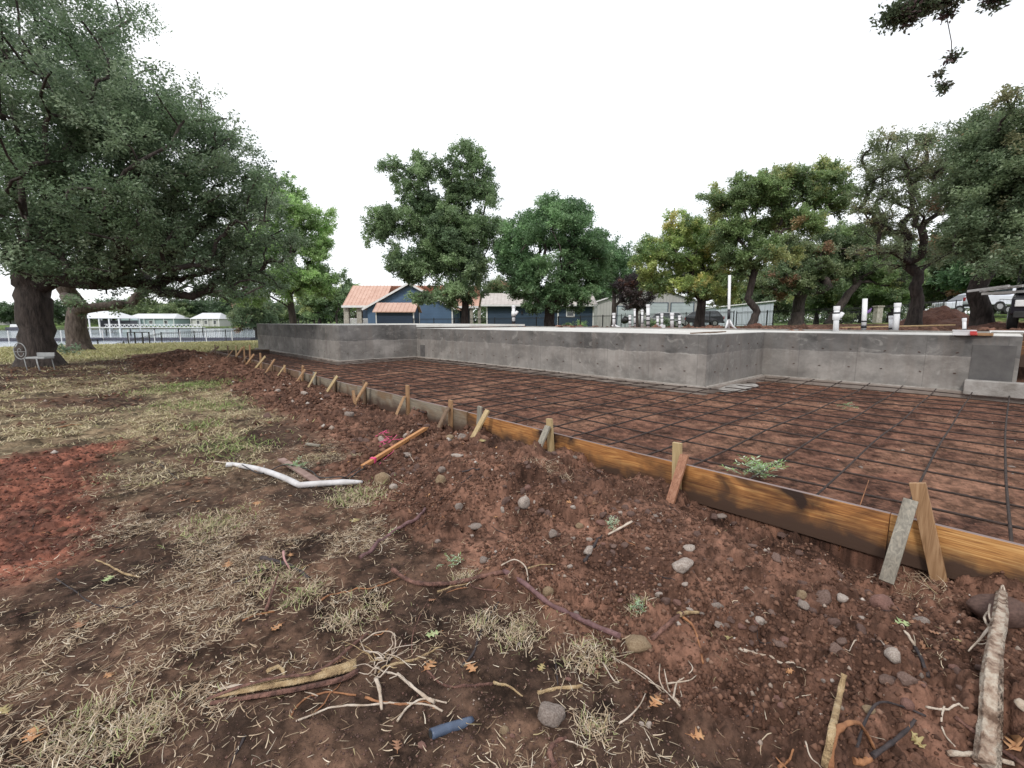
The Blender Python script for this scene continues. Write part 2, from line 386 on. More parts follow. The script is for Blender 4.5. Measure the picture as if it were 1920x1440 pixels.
# white laitance rim on the wall tops
m_rim=mat('trowelled_rim',(.42,.41,.4),(.6,.59,.57),scale=6,rough=.8)
mb=MB()
for x0,x1,y0,y1,z in((10.,10.3,4.45,BY+.14,ZC),(13.5,13.8,-.25,4.59,ZC-.004),(10.3,13.5,4.45,4.75,ZC-.002),(AX,AX+.3,BY,AE,ZA),(AX+.3,10,BY,BY+.3,ZA-.002)):
    mb.box(((x0+x1)/2,(y0+y1)/2,z+.004),(x1-x0-.02,y1-y0-.02,.008))
mb.build('wall_top',m_rim,fnd)
# footing ledge with its lip
FO=.16
def foot(poly,name='footing'):
    mb=MB();mb.prism(poly,lambda p,t:(p[0],p[1],-.12+.255*t));return mb.build(name,m_foot,fnd,bevel=.012)
foot([(AX-FO,BY-FO),(AX+.4,BY-FO),(AX+.4,AE+FO),(AX-FO,AE+FO)])
foot([(AX+.4,BY-FO),(10-FO,BY-FO),(10-FO,BY+.35),(AX+.4,BY+.35)])
foot([(10-FO,4.45-FO),(10.4,4.45-FO),(10.4,BY+.35),(10-FO,BY+.35)])
foot([(10.4,4.45-FO),(13.5-FO,4.45-FO),(13.5-FO,4.85),(10.4,4.85)])
foot([(13.5-FO,-.6),(14,-.6),(14,4.85),(13.5-FO,4.85)])
m_step=mat('rough_step_concrete',(.24,.22,.2),(.40,.38,.36),scale=3,rough=.9,bump=.6,bscale=18)
mb=MB();mb.box((13.38,-.15,.24),(.26,1.25,.3));mb.build('footing_step',m_step,fnd,bevel=.015)
mb=MB();mb.box((13.46,-.9,.27),(.6,.25,.62));mb.box((13.7,-1.6,.25),(.5,1.2,.55));mb.build('footing_step',m_step,fnd,bevel=.02)
mb=MB();mb.box((13.494,.12,.75),(.02,.62,.72));mb.build('repair_patch',m_dark,fnd)
mb=MB();mb.box((9.994,16.2,.38),(.02,.33,.5));mb.build('repair_patch',m_dark,fnd)
# spilled mortar at the near corner
def blob(c,r,m,name,parent=None,seed=1,sub=3,amp=.25,**k):
    import bmesh
    bm=bmesh.new();bmesh.ops.create_icosphere(bm,subdivisions=sub,radius=1)
    rr=random.Random(seed);o=Vector((rr.random()*50,rr.random()*50,rr.random()*50))
    from mathutils import noise as mn
    for v in bm.verts:
        n=v.co.copy();d=1+amp*mn.noise(n*1.3+o)+amp*.35*mn.noise(n*3.1+o)
        v.co=Vector((n.x*r[0]*d,n.y*r[1]*d,n.z*r[2]*d))
    me=bpy.data.meshes.new(name);bm.to_mesh(me);bm.free()
    me.polygons.foreach_set('use_smooth',[True]*len(me.polygons))
    me.materials.append(m);ob=bpy.data.objects.new(name,me);C.objects.link(ob)
    if parent:ob.parent=parent;ob.location=Vector(c)-root_loc(parent)
    else:ob.location=c
    return tag(ob,**k) if k else ob
blob((10.9,4.15,.03),(.75,.26,.09),m_step,'mortar_spill',fnd,seed=3)
blob((11.7,4.12,.02),(.4,.2,.06),m_step,'mortar_spill',fnd,seed=4)
# form tie stubs: one row low, one row under the seam
m_rust=mat('rusty_tie',(.05,.03,.025),(.12,.07,.05),scale=20,rough=.8)
mb=MB()
def ties(along,x,y0,y1,zs,step=.62):
    n=int((y1-y0)/step)
    for k in range(n):
        for z in zs:
            t=y0+(k+.5)*step+rnd.uniform(-.04,.04);zz=z+rnd.uniform(-.015,.015)
            mb=MB()
            if along=='y':mb.box((x-.006,t,zz),(.018,.042,.014),M=Matrix.Rotation(rnd.uniform(-.5,.5),3,'X'))
            else:mb.box((t,x-.006,zz),(.042,.018,.014),M=Matrix.Rotation(rnd.uniform(-.5,.5),3,'Y'))
            mb.build('form_tie',m_rust,fnd)
mb=MB()    # pale trowelled lip along the footing edge
for a_,b_ in(((AX-.05,AE),(AX-.05,BY-.05)),((AX-.05,BY-.05),(9.95,BY-.05)),((9.95,BY-.05),(9.95,4.40)),((9.95,4.40),(13.45,4.40)),((13.45,4.40),(13.45,.5))):
    mb.bar((a_[0],a_[1],.142),(b_[0],b_[1],.142),.10,.016)
mb.build('footing_lip',mat('pale_mortar',(.24,.21,.185),(.42,.39,.36),scale=9,rough=.9),fnd)
ties('y',AX,BY,AE,(.42,));ties('x',BY,AX,10,(.4,));ties('y',10.,4.6,16.4,(.45,1.02));ties('x',4.45,10.2,13.4,(.45,1.02));ties('y',13.5,.3,4.4,(.5,.93))
# ---------------------------------------------------------------- reinforcing grid
grid=thing('rebar_grid',(8,3,.15),'rusty tied rebar grid lying over the brown soil inside the form','rebar grid')
m_reb=mat('rusted_rebar',(.022,.016,.014),(.07,.045,.037),scale=14,rough=.75,bump=.6,bscale=160)
def zr(x,y):return .125+.014*math.sin(x*1.9+y*.7)+.012*math.sin(y*1.3-x)
def bar_line(pts,dz):
    mb=MB();mb.tube([(x,y,zr(x,y)+dz) for x,y in pts],.0104,6);mb.build('rebar',m_reb,grid)
k=0;V=4.72
while V<13.3:
    y1=27.3 if V<6.5 else (16.3 if V<9.75 else 4.15)
    n=26;j=rnd.uniform(-.03,.03);sl_=rnd.uniform(-.02,.02)
    bar_line([(V+j+sl_*math.sin(t*5),-3.4+(y1+3.4)*t) for t in [q/n for q in range(n+1)]],.0)
    V+=.628
U=-2.9
while U<27:
    x1=13.25 if U<4.1 else (9.75 if U<16.3 else 6.5)
    n=14;j=rnd.uniform(-.03,.03)
    bar_line([(4.10+(x1-4.10)*t,U+j+.03*math.sin(t*4+U)) for t in [q/n for q in range(n+1)]],.016)
    U+=.545
mb=MB()     # lapped second bar
# ---------------------------------------------------------------- wooden form
def wood_mat(name,stops,rough=.6,along='y',gs=1.5,dark=(.03,.018,.012),stain=.5,bump=.4,spec=.4,mud=False):
    m=bpy.data.materials.new(name);m.use_nodes=True;t=m.node_tree;N=t.nodes;L=t.links;p=N['Principled BSDF']
    p.inputs['Roughness'].default_value=rough;p.inputs['Specular IOR Level'].default_value=spec
    tc=N.new('ShaderNodeTexCoord')
    def nz(st,s,d,di=0):
        mp=N.new('ShaderNodeMapping');mp.inputs['Scale'].default_value=st;L.new(tc.outputs['Object'],mp.inputs[0])
        n=N.new('ShaderNodeTexNoise');n.inputs['Scale'].default_value=s;n.inputs['Detail'].default_value=d;n.inputs['Distortion'].default_value=di;L.new(mp.outputs[0],n.inputs['Vector']);return n.outputs['Fac']
    st={'y':(1,.05,1),'z':(1,1,.06),'x':(.05,1,1)}[along]
    g=nz(st,34*gs,5,1.2)
    r=N.new('ShaderNodeValToRGB');e=r.color_ramp.elements
    e[0].position=.3;e[0].color=(*stops[0],1);e[1].position=.7;e[1].color=(*stops[-1],1)
    for i,c_ in enumerate(stops[1:-1]):
        kk=e.new(.3+.4*(i+1)/(len(stops)-1));kk.color=(*c_,1)
    L.new(g,r.inputs[0])
    s2=nz({'y':(1,.6,1.),'z':(1,1,.5),'x':(.35,1,1)}[along],3.2,5,.6)
    r2=N.new('ShaderNodeValToRGB');r2.color_ramp.elements[0].position=.5;r2.color_ramp.elements[1].position=.68;r2.color_ramp.elements[0].color=(0,0,0,1);r2.color_ramp.elements[1].color=(stain,)*3+(1,);L.new(s2,r2.inputs[0])
    mx_=N.new('ShaderNodeMix');mx_.data_type='RGBA';L.new(r2.outputs[0],mx_.inputs[0]);L.new(r.outputs[0],mx_.inputs[6]);mx_.inputs[7].default_value=(*dark,1)
    out_=mx_.outputs[2]
    if mud:    # soil splashed up the lower edge of the board
        sz=N.new('ShaderNodeSeparateXYZ');L.new(tc.outputs['Object'],sz.inputs[0]);ad=N.new('ShaderNodeMath');ad.operation='MULTIPLY_ADD';L.new(nz((1,1,1),5,5,.3),ad.inputs[0]);ad.inputs[1].default_value=-.30;L.new(sz.outputs['Z'],ad.inputs[2])
        rm=N.new('ShaderNodeMapRange');rm.inputs['From Min'].default_value=.0;rm.inputs['From Max'].default_value=-.16;L.new(ad.outputs[0],rm.inputs['Value'])
        mm_=N.new('ShaderNodeMix');mm_.data_type='RGBA';L.new(rm.outputs[0],mm_.inputs[0]);L.new(out_,mm_.inputs[6]);mm_.inputs[7].default_value=(.075,.045,.032,1);out_=mm_.outputs[2]
    L.new(out_,p.inputs['Base Color'])
    lw=nz({'y':(1,.5,.4),'z':(1,1,1),'x':(.5,1,1)}[along],2.2,4,.4)
    b=N.new('ShaderNodeBump');b.inputs['Strength'].default_value=bump;b.inputs['Distance'].default_value=.004;L.new(g,b.inputs['Height']);L.new(b.outputs[0],p.inputs['Normal'])
    return m
W_amber=wood_mat('wet_amber_plank',[(.22,.095,.035),(.50,.25,.085),(.70,.42,.17)],rough=.5,dark=(.05,.025,.015),stain=.9,mud=True)
W_redd=wood_mat('wet_reddish_plank',[(.17,.065,.025),(.40,.18,.06),(.58,.31,.115)],rough=.5,dark=(.035,.02,.015),stain=1.,mud=True)
W_grey=wood_mat('weathered_plank',[(.15,.125,.095),(.23,.2,.155),(.30,.25,.18)],rough=.75,dark=(.17,.09,.04),stain=.7,mud=True)
W_top=mat('board_edge',(.17,.125,.115),(.26,.20,.19),scale=6,rough=.8,stretch=(1,.2,1))
W_tan=wood_mat('tan_stud',[(.24,.135,.065),(.34,.20,.105),(.43,.27,.15)],along='z',stain=.4,dark=(.15,.07,.03))
W_yel=wood_mat('pale_stud',[(.32,.23,.115),(.43,.32,.17),(.52,.40,.23)],along='z',stain=.25,dark=(.2,.12,.05))
W_gry=wood_mat('grey_stud',[(.17,.155,.13),(.26,.24,.2),(.36,.32,.26)],along='z',stain=.5,dark=(.09,.07,.05),rough=.8)
W_red=wood_mat('red_brown_stud',[(.20,.085,.05),(.30,.14,.08),(.36,.19,.12)],along='z',stain=.4,dark=(.08,.04,.03))
W_dk=wood_mat('dark_stud',[(.10,.065,.045),(.17,.11,.07),(.23,.15,.1)],along='z',stain=.4)
boards=[(-3.4,.42,W_amber,'wet amber form board nearest the camera behind the leaning studs'),
 (.424,5.35,W_redd,'dark stained reddish form board ending at the grey board joint'),
 (5.33,9.1,W_grey,'weathered grey plank of the form with orange streaks'),
 (9.1,12.8,W_grey,'weathered grey form plank following the first grey one'),
 (12.8,16.6,W_dk,'brown form plank beside the low dirt heaps further along'),
 (16.6,20.8,W_dk,'brown form plank among the crowded far kickers'),
 (20.8,24.9,W_dk,'farthest form plank half buried near the lawn')]
for i,(y0,y1,m,lab) in enumerate(boards):
    x=4.03-(.022 if i==2 else 0)
    if i>3:x+=.03*(i-3)
    zt=.25+(.0,.0,.012,-.004,.0,.006,-.01)[i]
    mb=MB();n=12
    vs=[];fs=[]
    for q in range(n+1):
        y=y0+(y1-y0)*q/n;wv=.008*math.sin(y*1.7)
        for a,b in((0,-.09),(.038,-.09),(.038,zt),(0,zt)):vs.append((x+a+wv,y,b))
    for q in range(n):
        for kq in range(4):fs.append((q*4+kq,(q+1)*4+kq,(q+1)*4+(kq+1)%4,q*4+(kq+1)%4))
    fs+=[(0,1,2,3),(n*4+3,n*4+2,n*4+1,n*4)]
    mb.add(vs,fs)
    o=mb.build('form_board',m,None,loc=(x,(y0+y1)/2,0),bevel=.003,label=lab,cat='board',group='boards of the wooden form')
    o.data.materials.append(W_top)
    for pl in o.data.polygons:
        if pl.normal.z>.9 and pl.center.z>.1:pl.material_index=1
mb=MB();mb.box((5.3,24.95,.08),(2.5,.04,.24));mb.build('form_board',W_dk,None,loc=(5.3,24.95,0),label='short cross plank closing the far end of the form',cat='board',group='boards of the wooden form')
# upright studs with diagonal kickers
ST=[((1720,905,1762,1095),(1707,940,1663,1086),W_tan,W_gry,'brown upright stud with grey knotty kicker nearest the camera'),
((1270,830,1268,940),(1283,855,1253,953),W_yel,W_red,'amber stud with red brown kicker nailed in front'),
((1030,785,1035,873),(1027,800,993,880),W_yel,W_gry,'pale yellow stud with grey kicker'),
((900,762,897,828),(914,770,880,833),W_gry,W_yel,'grey stud with pale yellow kicker beside the joint in the form'),
((845,750,845,810),(840,765,815,818),W_tan,W_dk,'tan stud and dark kicker beside the big stones'),
((764,722,765,778),(757,745,740,784),W_tan,W_tan,'tan stud and kicker standing high over the grey plank'),
((682,713,684,757),(688,718,662,762),W_dk,W_tan,'dark stud and tan kicker with a short orange peg at its foot'),
((628,705,627,743),(632,706,607,745),W_dk,W_yel,'dark stud with yellowish kicker, eighth from the near end'),
((589,698,590,728),(592,699,579,724),W_gry,W_yel,'grey stud with short pale kicker, ninth from the near end'),
((568,686,567,716),(572,693,556,717),W_tan,W_tan,'tall tan stud, tenth from the near end of the form'),
((533,684,535,706),(534,686,521,704),W_tan,W_yel,'small stud, eleventh from the near end of the form'),
((510,676,510,697),(515,674,500,697),W_dk,W_tan,'stud with crossing kicker, twelfth from the near end'),
((488,662,490,697),(497,669,474,697),W_tan,W_yel,'stud with long pale kicker, thirteenth from the near end'),
((468,647,470,692),(476,665,457,690),W_tan,W_tan,'tallest of the far studs, fourteenth from the near end'),
((457,649,459,677),(462,669,450,687),W_tan,W_dk,'stud close behind the tallest far one, fifteenth from the near end'),
((442,648,443,668),(454,653,437,677),W_yel,W_tan,'far stud with a slanting kicker, sixteenth from the near end'),
((427,648,428,664),(436,657,425,671),W_dk,W_tan,'far stud near the end, seventeenth from the near end'),
((403,646,404,660),(410,650,397,660),W_dk,W_dk,'last stud at the far end of the form by the lawn')]
for s,kx,m1,m2,lab in ST:
    a=onV(s[0],s[1],3.98);b=onV(s[2],s[3],3.98)
    far=a.y>9
    if b.z>0 and not far:b.z=-.1
    e=b+(b-a).normalized()*.12
    t=thing('braced_stud',(3.98,b.y,gz(3.9,b.y)),lab,'form stake','studs and kickers bracing the form')
    mb=MB();mb.bar(e,a,.085,.036,up=(1,0,0));mb.build('stud',m1,t,bevel=.003)
    ka=onV(kx[0],kx[1],3.925);kb=onV(kx[2],kx[3],3.64 if not far else 3.7)
    ke=kb+(kb-ka).normalized()*(.02 if not far else .08)
    mb=MB();mb.bar(ke,ka+(ka-kb).normalized()*.01,.078,.03,up=(1,0,0));mb.build('kicker',m2,t,bevel=.003)
pa=onV(662,732,3.6);pb=onV(667,762,3.6)
mb=MB();mb.bar(pb-Vector((0,0,.08)),pa,.07,.035,up=(1,0,0));mb.build('wooden_peg',W_tan,None,loc=pb,bevel=.003,label='short orange peg standing in soil before the seventh stud',cat='peg')
# ---------------------------------------------------------------- trees
def leafmat(name,tr=.3,rough=.5,spec=.4):
    m=bpy.data.materials.new(name);m.use_nodes=True;t=m.node_tree;N=t.nodes;L=t.links;p=N['Principled BSDF']
    p.inputs['Roughness'].default_value=rough;p.inputs['Specular IOR Level'].default_value=spec
    at=N.new('ShaderNodeAttribute');at.attribute_name='Col';L.new(at.outputs['Color'],p.inputs['Base Color'])
    tr_=N.new('ShaderNodeBsdfTranslucent');L.new(at.outputs['Color'],tr_.inputs['Color'])
    ms=N.new('ShaderNodeMixShader');ms.inputs[0].default_value=tr;L.new(p.outputs[0],ms.inputs[1]);L.new(tr_.outputs[0],ms.inputs[2]);L.new(ms.outputs[0],N['Material Output'].inputs['Surface'])
    return m
M_leaf=leafmat('foliage',.48,.42,.6)
m_bark=mat('bark',(.055,.042,.036),(.15,.12,.105),scale=9,rough=.95,bump=1.,bscale=22,stretch=(1,1,.25),bdist=.05)
m_barkd=mat('dark_bark',(.032,.026,.024),(.09,.072,.064),scale=9,rough=.95,bump=1.,bscale=24,stretch=(1,1,.25),bdist=.04)
def unit(n,rs):
    v=rs.normal(size=(n,3));return v/np.linalg.norm(v,axis=1)[:,None]
def leaves_mesh(name,cl,crad,nl,size,pal,rs,parent,droop=0.,twigs=7,asp=.5,flat=.75,spread=.13):
    K=len(cl);cl=np.asarray(cl,float);crad=np.asarray(crad,float)
    wt=crad**2;wt/=wt.sum();ci=rs.choice(K,nl,p=wt)
    T=twigs;dirs=unit(K*T,rs).reshape(K,T,3);dirs[:,:,2]=dirs[:,:,2]*flat+.12-droop*.5
    ti=rs.randint(0,T,nl);tt=rs.rand(nl)**.6
    pos=cl[ci]+dirs[ci,ti]*(tt*crad[ci])[:,None]+rs.normal(size=(nl,3))*(crad[ci]*spread)[:,None]
    pos[:,2]-=droop*crad[ci]*tt**2*.5
    n=unit(nl,rs);n[:,2]=np.abs(n[:,2])*1.1+.25;n/=np.linalg.norm(n,axis=1)[:,None]
    a=dirs[ci,ti]+.9*rs.normal(size=(nl,3));a[:,2]-=.25+droop;a-=n*(a*n).sum(1)[:,None];a/=np.linalg.norm(a,axis=1)[:,None]
    b=np.cross(n,a);s=size*(.65+.7*rs.rand(nl));s=s[:,None]
    v0=pos;v1=pos+a*s*.5+b*s*asp*.5+n*s*.07;v2=pos+a*s;v3=pos+a*s*.5-b*s*asp*.5+n*s*.07
    v=np.stack([v0,v1,v2,v3],1).reshape(-1,3);f=np.arange(4*nl).reshape(-1,4)
    pal=np.array(pal,float);pc=pal[:,:3]*1.55;pc=pc*.84+.16*pc.mean(1)[:,None];pw=pal[:,3]/pal[:,3].sum()
    base=pc[rs.choice(len(pc),K,p=pw)]*(.82+.36*rs.rand(K,1))
    tw=(.85+.3*rs.rand(K,T,1))
    c=base[ci]*tw[ci,ti]*(.75+.5*rs.rand(nl,1))
    oth=rs.rand(nl)<.12;c[oth]=pc[rs.choice(len(pc),oth.sum(),p=pw)]
    c=np.repeat(c,4,0)
    return npmesh(name,v,f,M_leaf,parent,col=c)
def skeleton(trunk,cl,rs,alpha=.45,bow=.12,fork=.45):
    # trunk: [(point,radius)...]; every cluster is reached by a limb that leaves the nearest wood
    pts=[np.array(p,float) for p,_ in trunk];par=[-1]+list(range(len(trunk)-1));ln=[0.]
    for i in range(1,len(pts)):ln.append(ln[-1]+np.linalg.norm(pts[i]-pts[i-1]))
    nt=len(pts);att=[i>=nt*fork for i in range(nt)];tips=[]
    if not any(att):att[-1]=True
    cl=np.asarray(cl,float);order=np.argsort(np.linalg.norm(cl-pts[-1],axis=1))
    for ci in order:
        p=cl[ci];Q=np.array(pts);d=np.linalg.norm(Q-p,axis=1)+alpha*np.array(ln)+np.where(att,0,1e6)
        up=np.maximum(Q[:,2]-p[2],0)*.35
        i=int(np.argmin(d+up));q=pts[i];dist=np.linalg.norm(p-q);m=max(2,int(dist/.7)+1);m=min(m,7)
        prev=i;off=rs.normal(size=3)*dist*.07
        for k in range(1,m+1):
            t=k/m;x=q*(1-t)+p*t+off*math.sin(math.pi*t)+np.array([0,0,bow*dist*math.sin(math.pi*t)])+(rs.normal(size=3)*dist*.025 if k<m else 0)
            pts.append(x);par.append(prev);ln.append(ln[prev]+np.linalg.norm(x-pts[prev]));att.append(True);prev=len(pts)-1
        tips.append(prev)
    return pts,par,tips
def wood_mesh(name,trunk,pts,par,tips,m,parent,rtip=.012,power=2.2,nside=7,flare=True):
    n=len(pts);cnt=np.zeros(n)
    for t in tips:cnt[t]+=1
    for i in range(n-1,0,-1):
        if par[i]>=0:cnt[par[i]]+=cnt[i]
    rt=trunk[-1][1];c0=max(cnt[0]*.75,1);kk=max((rt)/(max(c0,1)**(1/power)),rtip*.6)
    r=np.maximum(kk*np.maximum(cnt,1)**(1/power),rtip*.6);r=np.minimum(r,rt)
    for i in range(len(trunk)):r[i]=trunk[i][1]
    kids=[[] for _ in range(n)]
    for i in range(n):
        if par[i]>=0:kids[par[i]].append(i)
    mb=MB()
    # walk chains
    stack=[(0,None)]
    starts=[0]
    seen=set()
    def chain(s,pre):
        ch=[] if pre is None else [pre];i=s
        while True:
            ch.append(i)
            if not kids[i]:break
            big=max(kids[i],key=lambda q:(q<len(trunk),cnt[q]))
            for q in kids[i]:
                if q!=big:starts2.append((q,i))
            i=big
        return ch
    starts2=[(0,None)]
    while starts2:
        s,pre=starts2.pop()
        ch=chain(s,pre)
        rad=[r[i] for i in ch]
        if pre is not None:rad[0]=min(r[pre],r[s]*1.25)
        big=max(rad)>.12
        mb.tube([pts[i] for i in ch],rad,nside+5 if big else (nside if max(rad)>.04 else 4),cap=False)
    return mb.build(name,m,parent)
def clusters(blobs,rs,shell=2.4):
    cl=[];cr=[]
    for c,r,n,cs in blobs:
        u=unit(n,rs)*(rs.rand(n)**(1/shell))[:,None]
        p=np.array(c)+u*np.array(r)
        cl+=list(p);cr+=list(cs*(.65+.7*rs.rand(n)))
    return np.array(cl),np.array(cr)
def B(px,py,D,rx,rz,n,cs,ry=None):      # crown lobe seen at px,py, D metres ahead, rx wide, rz tall
    ry=rx if ry is None else ry
    return (tuple(P(px,py,D)),((rx+ry)/2,(rx+ry)/2,rz),n,cs)
def make_tree(name,label,trunk,blobs,nl,size,pal,seed,bark=None,group=None,droop=0.,alpha=.45,bow=.12,rtip=.014,shell=2.4,twigs=7,asp=.5,fork=.45,flat=.75,cat='tree',power=2.2,spread=.13):
    rs=np.random.RandomState(seed)
    t=thing(name,trunk[0][0],label,cat,group)
    cl,cr=clusters(blobs,rs,shell)
    tr=[]   # finer trunk with slight wander and root flare
    for i in range(len(trunk)-1):
        a,b=Vector(trunk[i][0]),Vector(trunk[i+1][0]);ra,rb=trunk[i][1],trunk[i+1][1]
        for k in range(4):
            q=k/4;tr.append((a*(1-q)+b*q+(Vector(rs.normal(size=3))*ra*.08 if i+k else Vector()),ra+(rb-ra)*q))
    tr.append((Vector(trunk[-1][0]),trunk[-1][1]))
    tr[0]=(tr[0][0]-Vector((0,0,.15)),tr[0][1]*1.35);tr[1]=(tr[1][0],tr[1][1]*1.05)
    pts,par,tips=skeleton(tr,cl,rs,alpha,bow,fork)
    wood_mesh('trunk',tr,pts,par,tips,bark or m_barkd,t,rtip,power)
    leaves_mesh('crown',cl,cr,nl,size,pal,rs,t,droop,twigs,asp,flat,spread)
    return t
def gnd(px,py,D):     # ground point under px at D metres ahead
    p=P(px,py,D);p.z=gz(p.x,p.y);return p
# palettes r,g,b,weight
OAK=[(.11,.17,.085,5),(.15,.21,.115,3),(.075,.12,.065,3),(.20,.26,.16,1.6)]
LIGHT=[(.225,.345,.125,4),(.31,.45,.17,3),(.165,.255,.10,2)]
PECAN=[(.150,.225,.105,4),(.21,.30,.14,3),(.10,.155,.08,2)]
ROUND=[(.118,.215,.090,4),(.172,.29,.125,3),(.085,.160,.072,2)]
YEL=[(0.261,0.348,0.102,4),(0.362,0.420,0.131,3),(0.493,0.450,0.131,1),(0.160,0.246,0.087,2)]
ELM=[(0.189,0.275,0.102,4),(0.138,0.203,0.087,3),(0.290,0.319,0.116,1.3),(0.348,0.246,0.116,.3)]
DARKR=[(0.109,0.160,0.072,4),(0.160,0.203,0.087,3),(0.275,0.160,0.087,.4)]
# 1 big oak at the left, lighter haze is left to the sky
b0=gnd(76,688,16.5)
def up(p,dx,dz,D=0):return p+ahead(dx,D,dz)
make_tree('oak_tree','huge dark spreading oak on the left above a white garden bench',
 [(b0,.60),(up(b0,.1,1.0),.48),(up(b0,.1,2.3),.50),(up(b0,.05,3.2),.46)],
 [B(60,300,16.5,4.2,3.2,60,.85),B(230,330,16,4.0,2.6,60,.85),B(-60,120,16,4.2,4.0,50,.9),B(70,70,17,3.2,2.8,46,.85),B(195,165,17,2.2,1.7,26,.7),
  B(330,225,17,1.9,1.5,24,.65),B(300,300,15.5,2.6,1.8,32,.75),B(420,330,17,1.9,1.7,30,.7),B(455,425,17,1.5,1.0,22,.6),B(350,440,16.5,2.2,.9,26,.6),B(200,450,15,2.6,.9,24,.65),
  B(20,440,14.5,2.6,1.0,26,.7),B(-120,320,14,3.6,2.6,30,.9),B(60,180,14,3.0,2.4,30,.8),B(160,400,13.5,2.0,.9,18,.6),B(400,270,17.5,1.4,1.0,16,.6),B(30,10,18,3.6,2.6,30,.8),B(180,250,13.5,2.6,1.8,26,.7),B(250,500,15.5,2.2,.6,20,.5),B(400,490,16.5,2.4,.7,22,.5),B(470,520,17,1.3,.7,12,.45),B(440,350,16.5,1.8,1.4,22,.55),B(300,535,17,2.2,.5,14,.42),B(200,530,16,1.4,.5,10,.4),B(495,455,17,1.0,1.0,14,.5),B(120,500,14,1.6,.5,12,.5)],
 260000,.105,OAK,21,bark=m_barkd,alpha=.25,bow=.10,fork=.75,flat=.6,asp=.45)
# 2 second oak just behind
b1=gnd(150,648,27)
make_tree('oak_tree','leaning old oak directly behind the huge left oak by the lakeside',
 [(b1,.6),(up(b1,-.1,1.3),.5),(up(b1,.25,2.6),.42)],
 [B(250,470,26,3.0,1.6,30,.9),B(150,430,28,4,2.5,30,1),B(350,440,27,3.0,1.8,28,.9),B(60,420,30,4,2.5,20,1),B(250,350,28,4,2.5,25,1),B(300,500,24,2.5,.7,16,.7),B(420,490,26,2.2,.8,18,.7),B(180,575,24,1.6,.5,10,.5),B(330,545,25,2.6,.5,14,.5),B(450,545,25,2.,.6,12,.5)],
 60000,.14,OAK,22,bark=m_bark,alpha=.2,bow=-.02,fork=.7,flat=.55)
# 3 bright green tree beside the slab
b2=gnd(548,625,38)
make_tree('ash_tree','bright green loose tree right of the huge oak, behind the slab corner',
 [(b2,.35),(up(b2,.1,2.2),.28),(up(b2,0,4.6),.22)],
 [B(545,375,38,1.5,1.5,18,.75),B(560,430,38,2.6,1.8,34,.8),B(490,450,38,2.4,2.2,26,.8),B(590,470,38,1.7,1.2,18,.7),B(540,520,38,3.2,1.6,36,.8),B(470,540,37,1.8,1.4,16,.8),B(600,530,38,1.4,1.1,14,.6),B(500,370,39,1.4,1.6,12,.7)],
 110000,.17,LIGHT,23,alpha=.4)
# 4 small pale trees behind the house
for px,D,s,lab in((668,82,1.,'pale small tree peeping over the left end of the red roof'),(632,70,1.1,'dark small tree between bright green tree and patio roof')):
    b=gnd(px,612,D);make_tree('small_tree',lab,[(b,.2),(up(b,0,2.5),.14)],[(tuple(up(b,0,5.2*s)),(3.2,3.2,2.6*s),26,1.0),(tuple(up(b,2.5,4.2*s)),(2.6,2.6,1.8),14,.9)],14000,.28,YEL if D>75 else PECAN,int(px))
# 5 tall tree in the middle
b=gnd(872,612,35)
make_tree('pecan_tree','tall open pecan tree in the middle with two upright lobes',
 [(b,.30),(up(b,.05,2.3),.24),(up(b,-.1,4.),.2)],
 [B(785,325,35,1.9,1.5,24,.75),B(740,315,35,1.2,.8,8,.6),B(880,300,35,1.5,1.2,16,.7),B(905,350,35,1.2,1.6,16,.7),B(735,415,35,2.0,1.2,22,.8),B(705,440,35,1.0,.8,8,.6),B(850,430,35,2.8,1.9,44,.85),B(800,400,35.5,1.8,1.6,20,.8),B(860,350,35,1.4,1.4,16,.75),B(860,500,35,3.0,1.4,34,.85),B(790,490,35,2.8,1.3,36,.8),B(850,430,35,2.6,1.7,34,.8),B(925,430,35,1.5,1.4,16,.7),B(815,450,35,1.6,1.6,18,.7),B(860,545,34,2.4,.7,20,.6),B(750,500,35,1.4,.8,10,.6),B(870,385,36,1.4,1.4,12,.7),B(815,420,35.5,1.6,1.6,16,.7),B(830,560,34.5,3.0,.6,18,.6),B(785,505,35,1.8,.7,14,.6),B(770,380,35.5,1.2,1.3,10,.7)],
 190000,.17,PECAN,25,droop=.25,alpha=.35,fork=.5)
# 6 round tree
b=gnd(1030,612,34)
make_tree('round_tree','dense rounded green tree right of the middle pecan',
 [(b,.42),(up(b,0,1.4),.36),(up(b,.1,2.2),.32)],
 [B(1040,480,34,3.8,3.4,120,.75),B(980,470,34,1.9,2.3,36,.7),B(962,500,34,1.2,1.6,16,.6),B(1100,490,34,1.8,2.4,36,.7),B(1040,400,34,2.2,1.0,30,.65),B(1040,550,34,3.6,.9,36,.6),B(1040,575,34,3.0,.4,18,.5)],
 150000,.16,ROUND,26,shell=5,alpha=.3,fork=.6,twigs=10)
# 7 between
b=gnd(1150,610,50)
make_tree('elm_tree','soft green tree half hidden behind the rounded tree',[(b,.3),(up(b,0,3),.22)],[B(1150,500,50,2.6,2.6,40,1.),B(1175,530,50,2.4,1.8,26,.9)],26000,.22,ROUND,27)
b=gnd(1195,609,46)
make_tree('plum_tree','small purple leaved tree in front of the grey garage',[(b,.18),(up(b,-.1,1.6),.15)],[B(1195,555,46,2.2,1.6,30,.7),B(1180,530,46,1.4,1.,14,.7)],15000,.16,[(.04,.03,.035,4),(.07,.05,.05,2),(.13,.06,.04,1)],28)
